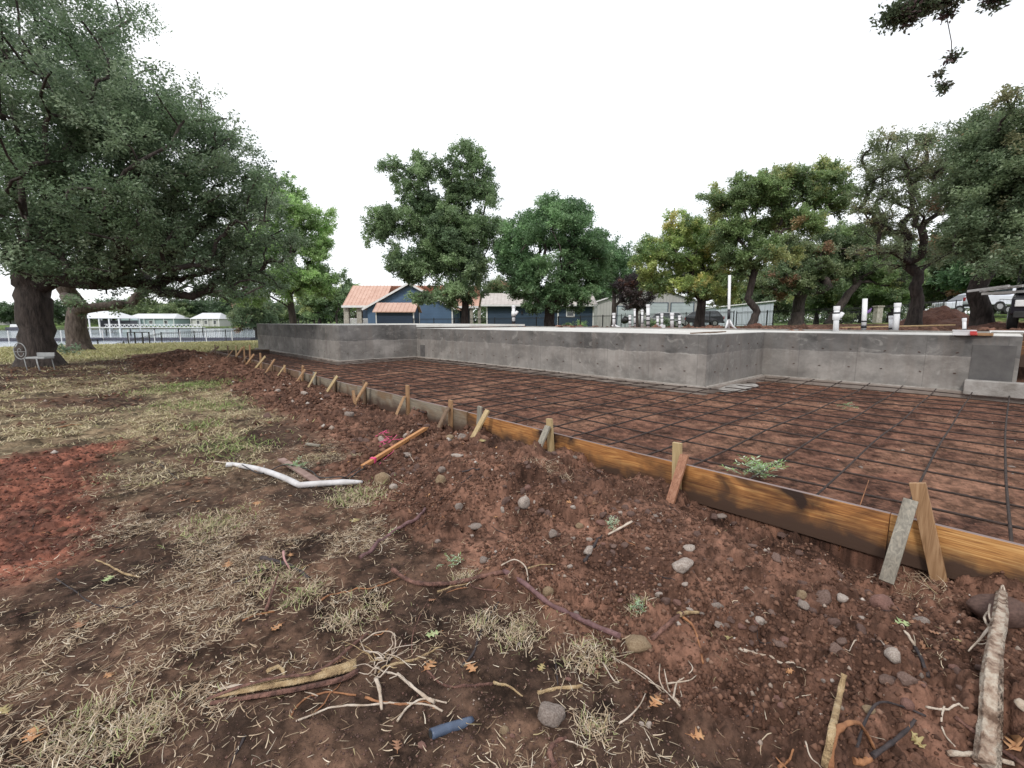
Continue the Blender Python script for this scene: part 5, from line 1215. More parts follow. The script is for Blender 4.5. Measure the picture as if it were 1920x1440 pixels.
SL=[(1035,1333,64,56,1,'big rough grey stone at the bottom beside the yellow split stick'),(1283,1057,54,32,2,'flat pale shard lying in the middle of the spoil heap'),(1036,999,22,22,1,'round grey pebble above the centre of the heap'),
(983,939,26,28,2,'pale flat stone on the soil crest below the grey kicker'),(1541,1117,52,46,0,'brown angular rock near the right kicker foot'),(1655,1130,60,50,3,'reddish boulder half sunk left of the nearest stud'),(1870,1135,115,66,4,'largest soil covered boulder at the right end beneath the form'),
(866,819,24,20,1,'grey cubic stone between the kickers at the form joint'),(843,820,20,18,5,'ochre stone left of the grey cubic one'),(889,985,36,12,1,'long flat pebble left of the centre'),(942,953,12,22,2,'upright pale pebble near the crest'),(885,1004,10,8,2,'small white pebble below the long flat one'),
(861,948,18,18,1,'egg shaped pebble on the bare slope'),(829,878,20,22,1,'grey rock beside the dark stick'),(826,897,22,24,5,'ochre grey rock below the first one near the dark stick'),(738,911,18,14,2,'pale pebble right of the broken ochre lump'),(717,895,32,30,5,'broken ochre lump beside the white pipe end'),
(856,852,30,9,2,'flat pale bone like stone right of the orange stake'),(762,852,22,12,1,'grey stone lying under the orange stake tip'),(715,823,16,20,2,'pale knobbly stone by the pink string'),(720,827,14,12,1,'small stone beneath the pink string'),(762,817,16,14,2,'light stone between the string and the form'),
(783,874,20,16,4,'dark lump above the stake'),(821,1013,16,12,1,'grey chip left of the flat pebble pair'),(1086,984,18,14,5,'olive oval pebble right of centre'),(1128,980,30,16,3,'reddish oval pebble next to the olive one'),(1163,961,12,12,2,'white chip under the kicker shadow'),(1105,1010,14,12,2,'pale pebble beside the burnt root'),
(1075,949,14,10,2,'little pale pebble high on the slope'),(1214,1028,14,8,1,'small grey pebble right of the burnt root'),(1294,1026,30,12,2,'pale flake above the flat shard'),(1069,1061,14,10,2,'white chip beside the long root'),(1237,1112,26,18,2,'cream angular stone right of the long root'),
(1286,1094,18,8,2,'white sliver below the flat shard'),(1273,1129,28,12,3,'reddish flat stone above the cream pebble'),(1294,1141,20,9,2,'cream oval pebble above the orange root'),(1350,966,26,10,1,'grey stone against the form foot'),(1467,1002,30,14,4,'soil covered stone by the form foot'),(1437,962,22,16,4,'brown lump close to the form board'),
(1502,1112,22,22,5,'ochre stone left of the brown angular rock'),(1497,1124,20,14,3,'small red stone under the ochre one'),(1560,1164,34,24,4,'smooth brown stone below the angular rock'),(1520,1143,22,20,4,'brown pebble between the two rocks'),(1471,1198,24,18,3,'red brown stone on the lower slope'),(1578,1200,30,18,0,'flat topped brown stone lower right'),
(1675,1224,34,34,2,'pitted pale stone standing on edge'),(1664,1272,36,28,0,'grey brown stone left of a larger twin'),(1701,1270,44,34,0,'larger grey brown stone right of its twin'),(1699,1317,30,28,3,'rounded reddish stone near the bottom right'),(1455,1308,24,16,3,'small reddish stone above the tuft'),(1465,1322,22,16,3,'second small reddish stone above the tuft'),
(1424,1162,22,20,2,'pale white stone in the stone row'),(1372,1160,26,14,4,'flat brown stone at the left end of the stone row'),(1362,1173,24,16,0,'brown stone beneath the flat one in the stone row'),(1392,1172,20,16,3,'reddish stone within the stone row'),(1413,1178,20,18,4,'dark stone ending the stone row'),(1407,1150,14,14,1,'small stone on top of the stone row'),
(1028,1107,26,26,5,'crumbly ochre stone beside the long root'),(1080,1148,16,16,1,'grey stone touching the long root'),(973,1207,16,10,1,'grey pebble in the straw'),(996,1213,10,8,5,'ochre pebble in the straw'),(1064,1271,18,12,3,'reddish pebble above the yellow stick'),(1202,1354,14,18,2,'left one of two pale snail shaped stones'),(1217,1357,14,20,2,'right one of two pale snail shaped stones'),
(945,1366,22,20,5,'ochre stone beside the blue pipe'),(960,1379,14,12,3,'pink pebble right of the blue pipe'),(792,1395,22,16,3,'rusty brick chip left of the blue pipe'),(1727,1265,14,14,1,'small grey stone right of the twins'),(1560,1274,12,10,2,'left pale pebble of a loose trio'),(1543,1275,10,10,1,'grey pebble of the loose trio'),(1790,1252,28,18,3,'reddish stone beside the standing root'),(1837,1250,24,18,4,'soil stone touching the standing root'),
(1535,1338,16,16,2,'pale chip above the yellow upright stick'),(1628,1328,30,14,5,'flat tan flake lower right'),(500,779,24,16,4,'dark stone at the form side far left'),(655,775,20,14,1,'grey stone near the short orange peg'),(612,742,16,10,4,'brown lump along the far berm'),(570,735,16,10,2,'pale stone on the far berm crest'),(521,732,12,8,2,'white lump on a dark stalk along the far berm'),(549,752,8,8,2,'single white pebble on the far berm'),(840,725,10,8,1,'grey stone')]
for i,(px,py,w_,h_,mi,lab) in enumerate(SL[:-1]):stone(px,py,w_,h_,mi,lab,variant=i%5,rot=rnd.uniform(-.3,.3),facet=(mi not in(5,) and i%3>0))
stone(1193,1206,62,34,5,'smooth ochre cobble lying against the long root','',variant=9,facet=False,rot=.1,sink=.1)
# many unnamed small stones in the heap
n=0
while n<190:
    r=rnd.uniform(2.3,9);b_=R(rnd.uniform(-14,48));x=r*math.cos(YAW-b_);y=r*math.sin(YAW-b_)
    if not(2.0<x<3.85 or (x>1.6 and rnd.random()<.2 and x<4)):continue
    if fbm(np.array([x*1.5]),np.array([y*1.5]),88,3)[0]<.47:continue
    s=rnd.choice((.008,.010,.012,.015,.02,.028))*rnd.uniform(.8,1.25);mi=rnd.choice((0,0,3,4,4,4,4,1,2))
    key=(mi,n%5,True)
    if key not in SMESH:SMESH[key]=stone_mesh(hash(key)%9999,SM[mi],2)
    o=bpy.data.objects.new('stone',SMESH[key]);C.objects.link(o);o.location=(x,y,gz(x,y)+s*.25);o.scale=(s*rnd.uniform(1,1.5),s,s*rnd.uniform(.6,.9));o.rotation_euler=(rnd.uniform(-.4,.4),rnd.uniform(-.4,.4),rnd.uniform(0,6.28))
    tag(o,'small loose stone lying in the dug brown spoil beside the form','stone','small loose stones in the spoil');n+=1
n=0
while n<75:     # larger lumps of the same earth
    r=rnd.uniform(2.2,10);b_=R(rnd.uniform(-20,48));x=r*math.cos(YAW-b_);y=r*math.sin(YAW-b_)
    if not(2.1<x<3.9) or fbm(np.array([x*1.2+5]),np.array([y*1.2]),89,3)[0]<.46:continue
    s=rnd.uniform(.016,.042)*(1+.04*r);key=(4,n%5,True)
    if key not in SMESH:SMESH[key]=stone_mesh(hash(key)%9999,SM[4],3)
    o=bpy.data.objects.new('soil_clod',SMESH[key]);C.objects.link(o);o.location=(x,y,gz(x,y)+s*.1);o.scale=(s*rnd.uniform(.9,1.4),s,s*rnd.uniform(.6,.9));o.rotation_euler=(rnd.uniform(-.6,.6),rnd.uniform(-.6,.6),rnd.uniform(0,6.28))
    tag(o,'brown lump of earth half sunk in the dug spoil','soil clod','earth lumps in the spoil heap');n+=1
n=0
while n<70:
    x=rnd.uniform(4.4,13);y=rnd.uniform(-1.5,15)
    if (x>9.6 and y>4) :continue
    s=rnd.choice((.008,.012,.016,.022));mi=rnd.choice((2,1,1,4));key=(mi,n%5,True)
    if key not in SMESH:SMESH[key]=stone_mesh(hash(key)%9999,SM[mi],2)
    o=bpy.data.objects.new('stone',SMESH[key]);C.objects.link(o);o.location=(x,y,gz(x,y)+s*.3);o.scale=(s*1.5,s,s*.7);o.rotation_euler=(0,0,rnd.uniform(0,6.28));tag(o,'small pale chip lying on the soil under the rebar grid','stone','pale chips under the rebar grid');n+=1
# gravel and crumbs as one mass
def crumbs(name,n,region,smin,smax,pal,label,seed):
    rs_=np.random.RandomState(seed);P_=region(n,rs_);n=len(P_);x,y=P_[:,0],P_[:,1];s=smin+(smax-smin)*rs_.rand(n)**3;z=height(x,y)+s*.25
    o8=np.array([(1,0,0),(0,1,0),(-1,0,0),(0,-1,0),(0,0,1),(0,0,-1)],float);an=rs_.rand(n)*6.28;v=o8[None]*(.7+.6*rs_.rand(n,6,1))*s[:,None,None]
    v[:,:,2]*=.8;cx=v[:,:,0]*np.cos(an)[:,None]-v[:,:,1]*np.sin(an)[:,None];cy=v[:,:,0]*np.sin(an)[:,None]+v[:,:,1]*np.cos(an)[:,None];v[:,:,0]=cx;v[:,:,1]=cy
    v+=np.column_stack([x,y,z])[:,None,:];fs=np.array([(0,1,4),(1,2,4),(2,3,4),(3,0,4),(1,0,5),(2,1,5),(3,2,5),(0,3,5)]);f=(np.arange(n)[:,None,None]*6+fs[None]).reshape(-1,3)
    p_=np.array(pal,float);c=p_[rs_.choice(len(p_),n,p=p_[:,3]/p_[:,3].sum()),:3]*(.75+.5*rs_.rand(n,1))
    o=npmesh(name,v.reshape(-1,3),f,M_crumb,None,col=np.repeat(c,6,0),smooth=False);o['kind']='stuff';o['label']=label
M_crumb=leafmat('crumb_surface',0,.95,.15)
SOILP=[(.11,.058,.040,6),(.160,.087,.060,4),(.080,.043,.031,3),(.21,.125,.09,.8),(.30,.24,.2,.25),(.45,.4,.36,.08)]
def regA(n,rs_):
    r=(1.5+(12-1.5)*rs_.rand(n)**1.2);b_=R(-40)+R(92)*rs_.rand(n);x=r*np.cos(YAW-b_);y=r*np.sin(YAW-b_);pit,berm,rp,lawn,dry=zones(x,y)
    k=(rs_.rand(n)<berm*(.25+.75*ss(.4,.6,fbm(x*2,y*2,90,3))))&(x<4.0);return np.column_stack([x,y])[k]
def regF(n,rs_):
    x=-6+10*rs_.rand(n);y=4.5+21*rs_.rand(n)**1.2;pit,berm,rp,lawn,dry=zones(x,y);k=(x<4.0)&(rs_.rand(n)<berm*(.2+.8*ss(.42,.6,fbm(x*1.4,y*1.4,95,3)))+(1-berm)*(1-lawn)*.10*(1-dry));return np.column_stack([x,y])[k]
crumbs('soil_clods',60000,regF,.008,.055,SOILP,'chunky brown clods along the far heap',7)
crumbs('soil_crumbs',230000,regA,.0022,.018,SOILP,'crumbled brown soil and grit on the spoil heap',1)
def regB(n,rs_):
    r=1.4+6*rs_.rand(n)**1.3;b_=R(-60)+R(112)*rs_.rand(n);x=r*np.cos(YAW-b_);y=r*np.sin(YAW-b_);pit,berm,rp,lawn,dry=zones(x,y);k=(berm<.5)&(x<4)&(rs_.rand(n)<.6+rp+.4*ss(.5,.6,fbm(x*2,y*2,92,3)));return np.column_stack([x,y])[k]
crumbs('soil_grit',42000,regB,.0018,.008,[(.10,.062,.052,5),(.14,.08,.065,3),(.3,.24,.2,.3)],'fine grit on the dark trodden soil',2)
def regR(n,rs_):
    n=int(n*.6)
    x=-2.6+3.0*rs_.rand(n);y=3.4+4.8*rs_.rand(n);pit,berm,rp,lawn,dry=zones(x,y);return np.column_stack([x,y])[rs_.rand(n)<rp]
crumbs('red_clods',16000,regR,.003,.022,[(.15,.062,.045,4),(.20,.083,.058,3),(.11,.05,.04,3)],'churned reddish clods at the left edge',3)
def regP(n,rs_):
    x=4.15+9*rs_.rand(n);y=-1.5+15*rs_.rand(n);k=(x<9.7)|(y<4.2);k&=rs_.rand(n)<ss(.5,.62,fbm(x*1.5,y*1.5,93,3))+.12+.6*(x<4.6);return np.column_stack([x,y])[k]
crumbs('pit_crumbs',34000,regP,.003,.014,[(.15,.075,.055,5),(.21,.11,.08,3),(.4,.36,.32,.1)],'loose crumbs on the levelled soil under the rebar',4)
# ---------------------------------------------------------------- roots, sticks and scraps
m_rt=mat('red_brown_root',(.07,.035,.028),(.24,.125,.095),scale=24,rough=.85,bump=.9,bscale=80,c3=(.15,.075,.058),stretch=(1,1,1));m_ro=mat('orange_root',(.20,.085,.04),(.36,.17,.08),scale=16,rough=.75,bump=.5,bscale=60)
m_rp=mat('pale_root',(.36,.28,.21),(.58,.50,.42),scale=14,rough=.8,bump=.5,bscale=60);m_ry=mat('yellow_split_root',(.22,.145,.08),(.50,.38,.23),scale=22,rough=.8,bump=.9,bscale=90,c3=(.40,.28,.15))
m_rd=mat('dark_root',(.022,.018,.02),(.06,.045,.045),scale=14,rough=.7,bump=.5,bscale=60);m_rw=mat('weathered_root',(.13,.08,.055),(.50,.43,.35),scale=16,rough=.9,bump=.8,bscale=70,stretch=(1,1,1),c3=(.34,.25,.19),lo=.38,hi=.6);m_rpu=mat('purplish_root',(.10,.05,.05),(.20,.11,.11),scale=16,rough=.7,bump=.6,bscale=60)
m_hose=mat('black_hose',(.012,.012,.015),(.025,.025,.03),rough=.35,spec=.5)
def curve_pts(px,sub=5):
    pts=[G(*p[:2])+Vector((0,0,p[2] if len(p)>2 else 0)) for p in px];out=[]
    if len(pts)<2:return pts
    Q=[pts[0]*2-pts[1]]+pts+[pts[-1]*2-pts[-2]]
    for i in range(1,len(Q)-2):
        for k in range(sub):
            t=k/sub;a,b,c,d=Q[i-1:i+3];out.append(.5*((2*b)+(c-a)*t+(2*a-5*b+4*c-d)*t*t+(3*b-a-3*c+d)*t**3))
    out.append(Q[-2]);return out
def ridge(mb,pts,rad,n,jit,flat):     # tube whose ridges run along the fibre
    n=max(n,6);ph=[rnd.uniform(-1,1) for _ in range(n)];k0=len(mb.v);mb.tube(pts,rad,n,jit=0,flat=flat)
    for i,p in enumerate(pts):
        for k in range(n):
            v=Vector(mb.v[k0+i*n+k]);s=1+jit*(ph[k]+.10*rnd.uniform(-1,1));mb.v[k0+i*n+k]=tuple(p+(v-p)*s)
        for k in range(n):ph[k]=max(-1,min(1,ph[k]+rnd.uniform(-.16,.16)))
def root(px,r0,r1,m,label,name='root',cat='root',jit=.22,n=8,lift=.6,flat=1.,parent=None,sub=5,kn=True,group=None):
    pts=curve_pts(px,sub);N_=len(pts);rad=[(r0+(r1-r0)*i/(N_-1))*(1+(.12*math.sin(i*1.7)+rnd.uniform(-.1,.1) if kn else 0)) for i in range(N_)]
    for i,p in enumerate(pts):
        if not(len(px[0])>2):p.z=max(p.z,gz(p.x,p.y)+rad[i]*lift*.8)
        else:p.z+=rad[i]*lift
    mb=MB();ridge(mb,pts,rad,n,jit,flat)
    return mb.build(name,m,parent,loc=None if parent else pts[0],label=label if not parent else None,cat=None if parent else cat,group=group),pts
# big split root and its shredded end
o,_=root([(400,1312,.01),(470,1300,.012),(560,1286,.015),(625,1272,.02),(668,1258,.02)],.008,.020,m_ry,'thick split root with tan wood showing, lying at the lower left','split_root',flat=.7,n=14,jit=.35,kn=False)
root([(395,1322,.004),(470,1312,.008),(560,1298,.01),(640,1280,.01),(672,1264,.012)],.008,.014,m_rt,'',name='bark_strip',parent=o,flat=.6,n=12,jit=.4,kn=False)
root([(420,1306,.012),(500,1288,.02),(580,1274,.028),(640,1262,.03),(668,1252,.03)],.004,.012,m_ry,'',name='splinter',parent=o,flat=.6,n=12,jit=.4,kn=False)
root([(388,1318,.012),(450,1302,.03),(520,1288,.04),(585,1278,.035),(628,1248,.02),(655,1222,.015),(690,1196,.02)],.008,.008,m_rt,'',name='bark_strip',parent=o,flat=.5)
root([(410,1296,.0),(440,1292,.01),(500,1290,.012)],.010,.006,m_rp,'',name='splinter',parent=o,flat=.4)
T=thing('shredded_root',G(712,1262),'pale shredded root fibres tangled beside the thick split root','root')
for k in range(22):
    a=rnd.gauss(.0,.55)+rnd.choice((0,3.14));L_=rnd.uniform(25,70);cx,cy=rnd.uniform(690,735),rnd.uniform(1225,1285)
    pp=[(cx,cy,.005)];
    for q in range(3):pp.append((cx+math.cos(a)*L_*(q+1)/3+rnd.uniform(-9,9),cy+math.sin(a)*L_*.75*(q+1)/3+rnd.uniform(-7,7),rnd.uniform(.004,.04)))
    root(pp,rnd.uniform(.002,.0045),.0015,rnd.choice((m_rp,m_rp,m_ry)),'',name='fibre',parent=T,n=5,sub=3)
root([(680,1215,.03),(705,1205,.05),(735,1200,.04),(742,1215,.02),(735,1235,.01)],.004,.003,m_rp,'',name='fibre',parent=T,n=5)
root([(705,1280,.02),(712,1300,.015),(716,1335,.008)],.009,.006,m_rp,'',name='fibre',parent=T,n=6,flat=.4)
root([(745,1268,.01),(770,1290,.01),(800,1315,.012),(815,1322,.01)],.006,.009,m_rp,'',name='fibre',parent=T,n=6);root([(745,1355,.005),(765,1330,.008),(795,1315,.01),(838,1322,.008)],.005,.004,m_rp,'',name='fibre',parent=T,n=6)
RT=[([(725,1252),(770,1240),(810,1222),(830,1212)],.007,.003,m_ry,'pale yellow split stick pointing right from the shredded root'),
([(545,1345),(560,1322),(578,1308),(620,1298),(668,1304)],.004,.004,m_ro,'orange curved root below the thick split root'),
([(555,1353),(600,1335),(640,1325),(700,1322),(740,1320),(800,1322),(830,1335)],.004,.005,m_rp,'long pale fibre root trailing under the orange one'),
([(685,1308),(720,1318),(770,1322),(800,1316),(815,1330)],.005,.003,m_ro,'orange thin root crossing the pale fibre root'),
([(500,1262),(522,1252),(533,1265),(522,1282)],.010,.006,m_ry,'short curled yellow root standing above the split root'),
([(775,1235),(772,1205),(782,1170),(800,1130)],.0035,.002,m_rt,'thin reddish root bow left of the black hose'),
([(800,1258),(820,1278),(850,1290),(900,1285),(925,1283)],.004,.006,m_rt,'reddish curved root reaching a yellow split end'),
([(925,1281),(945,1285),(965,1295),(980,1306)],.008,.003,m_ry,'yellow split tip of the reddish curved root'),
([(1008,1300),(1035,1294),(1092,1286)],.007,.007,m_ry,'short yellow cut stick above the big grey stone'),
([(600,1128),(640,1112),(690,1105),(735,1090),(760,1078)],.006,.004,m_ro,'orange root half buried in straw left of the long root'),
([(735,1078,.03),(765,1094,.015),(800,1100,.01),(850,1098,.01),(905,1087,.015),(945,1080,.02)],.012,.012,m_rt,'left arm of the long reddish root across the centre'),
([(945,1078,.02),(985,1102,.015),(1030,1138,.012),(1075,1160,.01),(1110,1178,.01),(1160,1198,.01)],.014,.016,m_rpu,'right arm of the long root running under the cobble'),
([(878,1090,.01),(890,1105,.01),(940,1112,.008),(1000,1122,.006),(1060,1140,.004)],.004,.003,m_rt,'thin loop root beneath the long root'),
([(820,1110),(850,1100),(880,1094)],.006,.004,m_ry,'pale root piece under the left arm of the long root'),
([(940,1075,.05),(965,1064,.05),(985,1075,.04),(990,1095,.02)],.004,.004,m_rp,'pale fibre loop at the fork of the long root'),
([(990,1075,.03),(1015,1068,.03),(1042,1066,.025)],.005,.002,m_ry,'yellow peeled strip right of the root fork'),
([(1222,1204,.01),(1245,1190,.03),(1268,1176,.05),(1280,1170,.06)],.011,.010,m_rt,'short red root rising right from the cobble'),
([(1272,1172,.055),(1290,1166,.05),(1310,1162,.04)],.012,.007,m_ry,'yellow stub at the end of the red root'),
([(1278,1174,.05),(1298,1184,.03),(1310,1210,.01),(1318,1246,.005)],.007,.005,m_ro,'orange root arching down right of the cobble'),
([(675,1048),(700,1030),(720,1012),(760,985),(785,970),(797,955)],.016,.014,m_rpu,'straight purplish branch lying above the centre left'),
([(380,1112),(420,1100),(470,1082),(505,1068)],.004,.006,m_rd,'thin dark stick in the straw at the left'),
([(180,1050),(205,1060),(225,1072),(262,1083)],.005,.007,m_ry,'tan peeled strip at the left'),([(105,1085),(140,1108),(175,1133),(220,1140),(265,1128)],.004,.003,m_rd,'thin dark root loop at the left'),
([(430,1440),(445,1410),(460,1380)],.003,.005,m_rd,'dark thin stick at the bottom edge'),([(455,1165),(490,1152),(515,1148)],.006,.006,m_ro,'short orange root in the straw'),([(498,1150,.0),(512,1122,.04),(525,1095,.08)],.008,.004,m_rt,'brown blade like root standing in the straw'),
([(1385,1216),(1430,1230),(1470,1245),(1512,1258)],.007,.003,m_rp,'pale splintered stick on the right slope'),([(1690,1172),(1700,1190),(1715,1212)],.006,.006,m_rp,'pale upper piece of the thin stick behind the green leaf'),([(1715,1212),(1728,1238),(1740,1272)],.006,.007,m_rd,'dark lower piece of the stick near the green leaf'),
([(1572,1034,.0),(1590,1012,.1),(1604,996,.16),(1622,962,.28)],.004,.003,m_ro,'orange forked twig leaning at the form board'),([(1040,1440),(1030,1412),(1042,1393),(1062,1385)],.012,.008,m_rt,'brown hooked root at the bottom centre'),([(1050,1387),(1080,1395),(1115,1408)],.003,.002,m_rp,'pale fibre from the hooked root'),
([(1140,1008,.02),(1160,1000,.03),(1185,986,.03)],.006,.008,m_rp,'pale root end above the burnt root'),([(1095,1056),(1105,1038),(1118,1018),(1130,1006)],.010,.010,m_rd,'burnt black root stub in the centre right'),
([(1160,1062),(1200,1070),(1235,1080),(1265,1088)],.002,.003,m_rd,'thin dark twig left of the flat shard'),([(865,1252),(888,1225),(900,1190),(915,1160),(935,1130)],.007,.006,m_rd,'black stick leaning in the straw at the centre'),
([(1040,1230),(1043,1255),(1046,1285)],.003,.004,m_rd,'small dark upright twig above the yellow stick'),([(0,810),(60,800),(120,790),(180,775)],.008,.006,m_rt,'long reddish root on the dry grass at the left edge'),([(90,805),(130,798),(155,797)],.01,.006,m_ro,'short orange root beside the long one on the dry grass'),([(285,868),(310,880),(335,900)],.009,.005,m_rd,'dark root stub left of the white pipe'),
([(400,866),(440,868),(485,868)],.007,.004,m_rp,'pale stick behind the white pipe'),([(490,1036),(512,1025)],.004,.003,m_rt,'short twig'),([(770,770),(790,772),(800,775)],.01,.008,m_rd,'short dark stick by the grey plank'),([(610,800),(660,815),(700,850)],.003,.002,m_rd,'thin dark twig beyond the grey board'),
([(860,886),(880,882),(900,880)],.007,.008,m_rd,'dark flat stick beside the rocks'),([(820,948),(850,920),(885,890)],.003,.004,m_rd,'thin dark stick over the slope'),([(770,845,.01),(768,855,.02),(776,868,.01)],.003,.003,m_rp,'tiny curled pale root beside the stake'),([(725,890,.01),(742,902,.008),(755,908,.004)],.003,.002,m_rp,'curved pale fibre near the broken lump'),([(650,865,.01),(660,875,.02),(652,890,.01)],.005,.004,m_rt,'small arched root near the stake end')]
for px,a,b,m,lab in RT:
    if lab=='short twig':continue
    root(px,a,b,m,lab)
root([(490,1048),(515,1053),(545,1062),(580,1086)],.016,.012,m_rd,'dark purple log with a torn pink middle','short_log','log');root([(532,1040,.02),(534,1058,.03),(545,1072,.01)],.008,.004,mat('torn_pink_root',(.32,.16,.16),(.48,.28,.26)),'torn pink root piece over the dark log')
# white root spray
T=thing('white_root_spray',G(1270,1328),'spray of white branching roots lying below the cobble','root')
for pp in([(1275,1330),(1262,1316),(1240,1300),(1215,1280),(1175,1252)],[(1270,1326),(1255,1300),(1248,1280),(1245,1262)],[(1262,1316),(1268,1290),(1280,1280),(1298,1262),(1290,1248)],[(1245,1302),(1236,1280),(1237,1255)],[(1250,1292),(1290,1285),(1305,1272)],[(1240,1300),(1205,1270),(1145,1240)],[(1160,1365),(1180,1355),(1200,1330),(1210,1305)],[(1130,1250),(1150,1285),(1160,1290)]):
    root([(x,y,.008+.02*rnd.random()) for x,y in pp],.004,.0018,m_rp,'',name='rootlet',parent=T,n=5)
# right corner: weathered root, yellow stick and curls
o,_=root([(1845,1450,.02),(1850,1380,.03),(1852,1310,.05),(1858,1245,.07),(1868,1190,.09),(1872,1145,.11)],.029,.019,m_rw,'thick weathered pale root lying at the lower right corner','weathered_root',jit=.42,n=16,flat=.8,kn=False,sub=7)
root([(1872,1310,.03),(1868,1350,.02),(1866,1400,.01)],.012,.01,m_rt,'',name='bark_strip',parent=o)
for pp in([(1866,1150,.12),(1852,1165,.11),(1850,1185,.08),(1862,1200,.06)],[(1876,1150,.12),(1885,1170,.1),(1884,1190,.08)],[(1862,1185,.07),(1840,1205,.03),(1815,1225,.01)],[(1868,1150,.12),(1874,1138,.13),(1880,1150,.11)],[(1856,1200,.05),(1842,1182,.06),(1850,1172,.09)]):root(pp,.007,.003,m_rp,'',name='rootlet',parent=o,n=5)
root([(1545,1450,.02),(1558,1390,.04),(1570,1340,.07),(1578,1308,.10)],.012,.010,m_ry,'yellow broken stick standing at the bottom right')
root([(1553,1450,.01),(1560,1400,.03),(1580,1385,.05),(1605,1380,.05),(1625,1395,.03),(1640,1412,.01)],.014,.006,m_ro,'curled orange root with pale inside at the bottom right','root',flat=.7)
root([(1600,1432,.005),(1615,1437,.01),(1632,1428,.01)],.012,.010,m_ro,'short orange root stub at the bottom right')
root([(1605,1410,.02),(1620,1370,.04),(1645,1340,.05),(1690,1338,.03),(1735,1348,.01)],.005,.004,m_rd,'arched black root near the curled orange one');root([(1635,1425,.01),(1670,1400,.01),(1700,1375,.012),(1715,1355,.01)],.008,.005,m_rd,'dark root under the arched black one')
root([(1790,1350,.01),(1820,1375,.012),(1870,1410,.012),(1925,1445,.01)],.007,.008,m_rt,'reddish stick running out at the lower right corner');root([(1775,1420,.01),(1830,1424,.012),(1900,1440,.012)],.010,.008,m_rw,'pale stick along the bottom right edge');root([(1735,1325),(1770,1330),(1815,1327)],.004,.004,m_rp,'thin pale twig left of the weathered root')
root([(1770,1325),(1765,1350),(1770,1375),(1790,1400)],.004,.003,m_rp,'thin pale twig hanging left of the weathered root base');root([(1460,1440),(1480,1425),(1488,1405)],.006,.003,m_ro,'orange root tip at the bottom edge');root([(1510,1390),(1520,1420),(1540,1440)],.003,.002,m_rp,'thin pale twig beside the yellow stick')
root([(1910,1325),(1930,1330)],.02,.012,m_rp,'pale root tip at the right edge')
# thin litter twigs: individuals, alike
tw=[]
for k in range(70):
    r=rnd.uniform(1.6,5.5);b_=R(rnd.uniform(-52,48));x=r*math.cos(YAW-b_);y=r*math.sin(YAW-b_)
    if x>3.7:continue
    a=rnd.uniform(0,6.28);L_=rnd.uniform(.05,.18);mb=MB();p=Vector((x,y,0));pts=[]
    for q in range(5):
        pts.append(Vector((p.x,p.y,gz(p.x,p.y)+.005+.004*rnd.random())));a+=rnd.uniform(-.5,.5);p=p+Vector((math.cos(a),math.sin(a),0))*L_/4
    mb.tube(pts,[.0025,.003,.0025,.002,.0015],5);mb.build('twig',rnd.choice((m_rt,m_rp,m_rd,m_ro,m_rt)),None,loc=pts[0],label='small thin twig lying loose on the littered soil',cat='twig',group='small loose twigs')
# bent white pipe, cable, hoses
pts=curve_pts([(424,876,.03),(450,878,.03),(490,886,.03),(530,900,.03),(560,914,.028)],4);p2=curve_pts([(562,915,.028),(600,912,.028),(640,908,.02),(680,906,.012)],4)
mb=MB();mb.tube(pts+p2,[.026]+[.029]*(len(pts)+len(p2)-5)+[.028,.024,.02,.014],14,jit=.04);o=mb.build('bent_pipe',mat('dusty_white_pipe',(.46,.44,.44),(.66,.65,.66),scale=7,rough=.5),None,loc=pts[0],label='bent flexible white plastic pipe lying on the soil at the left',cat='pipe')
pc=curve_pts([(455,884,.075),(490,893,.03),(530,885,.075),(560,880,.03),(585,892,.05),(600,908,.07),(640,906,.065),(655,900,.02),(672,888,.02),(700,868,.01)],5);mb=MB();mb.tube(pc,.006,7);mb.build('black_cable',m_hose,None,loc=pc[0],label='thin black cable draped over the bent white pipe',cat='cable')
pc=curve_pts([(610,905,.01),(640,902,.02),(665,888,.03),(700,866,.015)],5);mb=MB();mb.tube(pc,.004,6);mb.build('black_cable',m_hose,None,loc=pc[0],label='second thin black cable behind the end of the white pipe',cat='cable')
m_blue2=mat('blue_plastic',(.045,.06,.10),(.09,.12,.18),scale=10,rough=.4);q=curve_pts([(808,1382,.012),(830,1372,.008),(855,1362,.001),(885,1348,-.012)],4);mb=MB();mb.tube(q,.020,14);mb.build('blue_pipe',m_blue2,None,loc=q[0],label='short dusty blue pipe piece half buried at the bottom',cat='pipe')
mb=MB();q2=[q[0]+(q[0]-q[1]).normalized()*.001,q[0]+(q[0]-q[1]).normalized()*.003];mb.tube(q2,.014,12);mb.build('pipe_bore',m_black_tr,bpy.data.objects['blue_pipe'])
# orange stake with pink ribbon, grey board scraps
a=G(680,880)+Vector((0,0,.03));b=G(797,813)+Vector((0,0,.07));tip=b+(b-a).normalized()*.05
st=thing('survey_stake',a,'new orange brown wooden stake tied with pink ribbon lying on the soil','stake')
mb=MB();mb.bar(a,b,.045,.04);k=len(mb.v);d=(b-a).normalized()
mb.v.append(tuple(b+d*.12-Vector((0,0,.012))));mb.f+=[(4,5,k),(5,6,k),(6,7,k),(7,4,k)];mb.sm+=[False]*4
mb.f=[f for f in mb.f if f!=(7,6,5,4)];mb.sm=mb.sm[:len(mb.f)]
W_new=wood_mat('new_orange_wood',[(.36,.15,.05),(.48,.23,.09),(.56,.30,.13)],stain=.15,along='z');mb.build('stake_shaft',W_new,st,bevel=.002)
m_pink=mat('pink_ribbon',(.72,.08,.22),(.8,.14,.3),rough=.6);
c=a+(b-a)*.13;mb=MB()
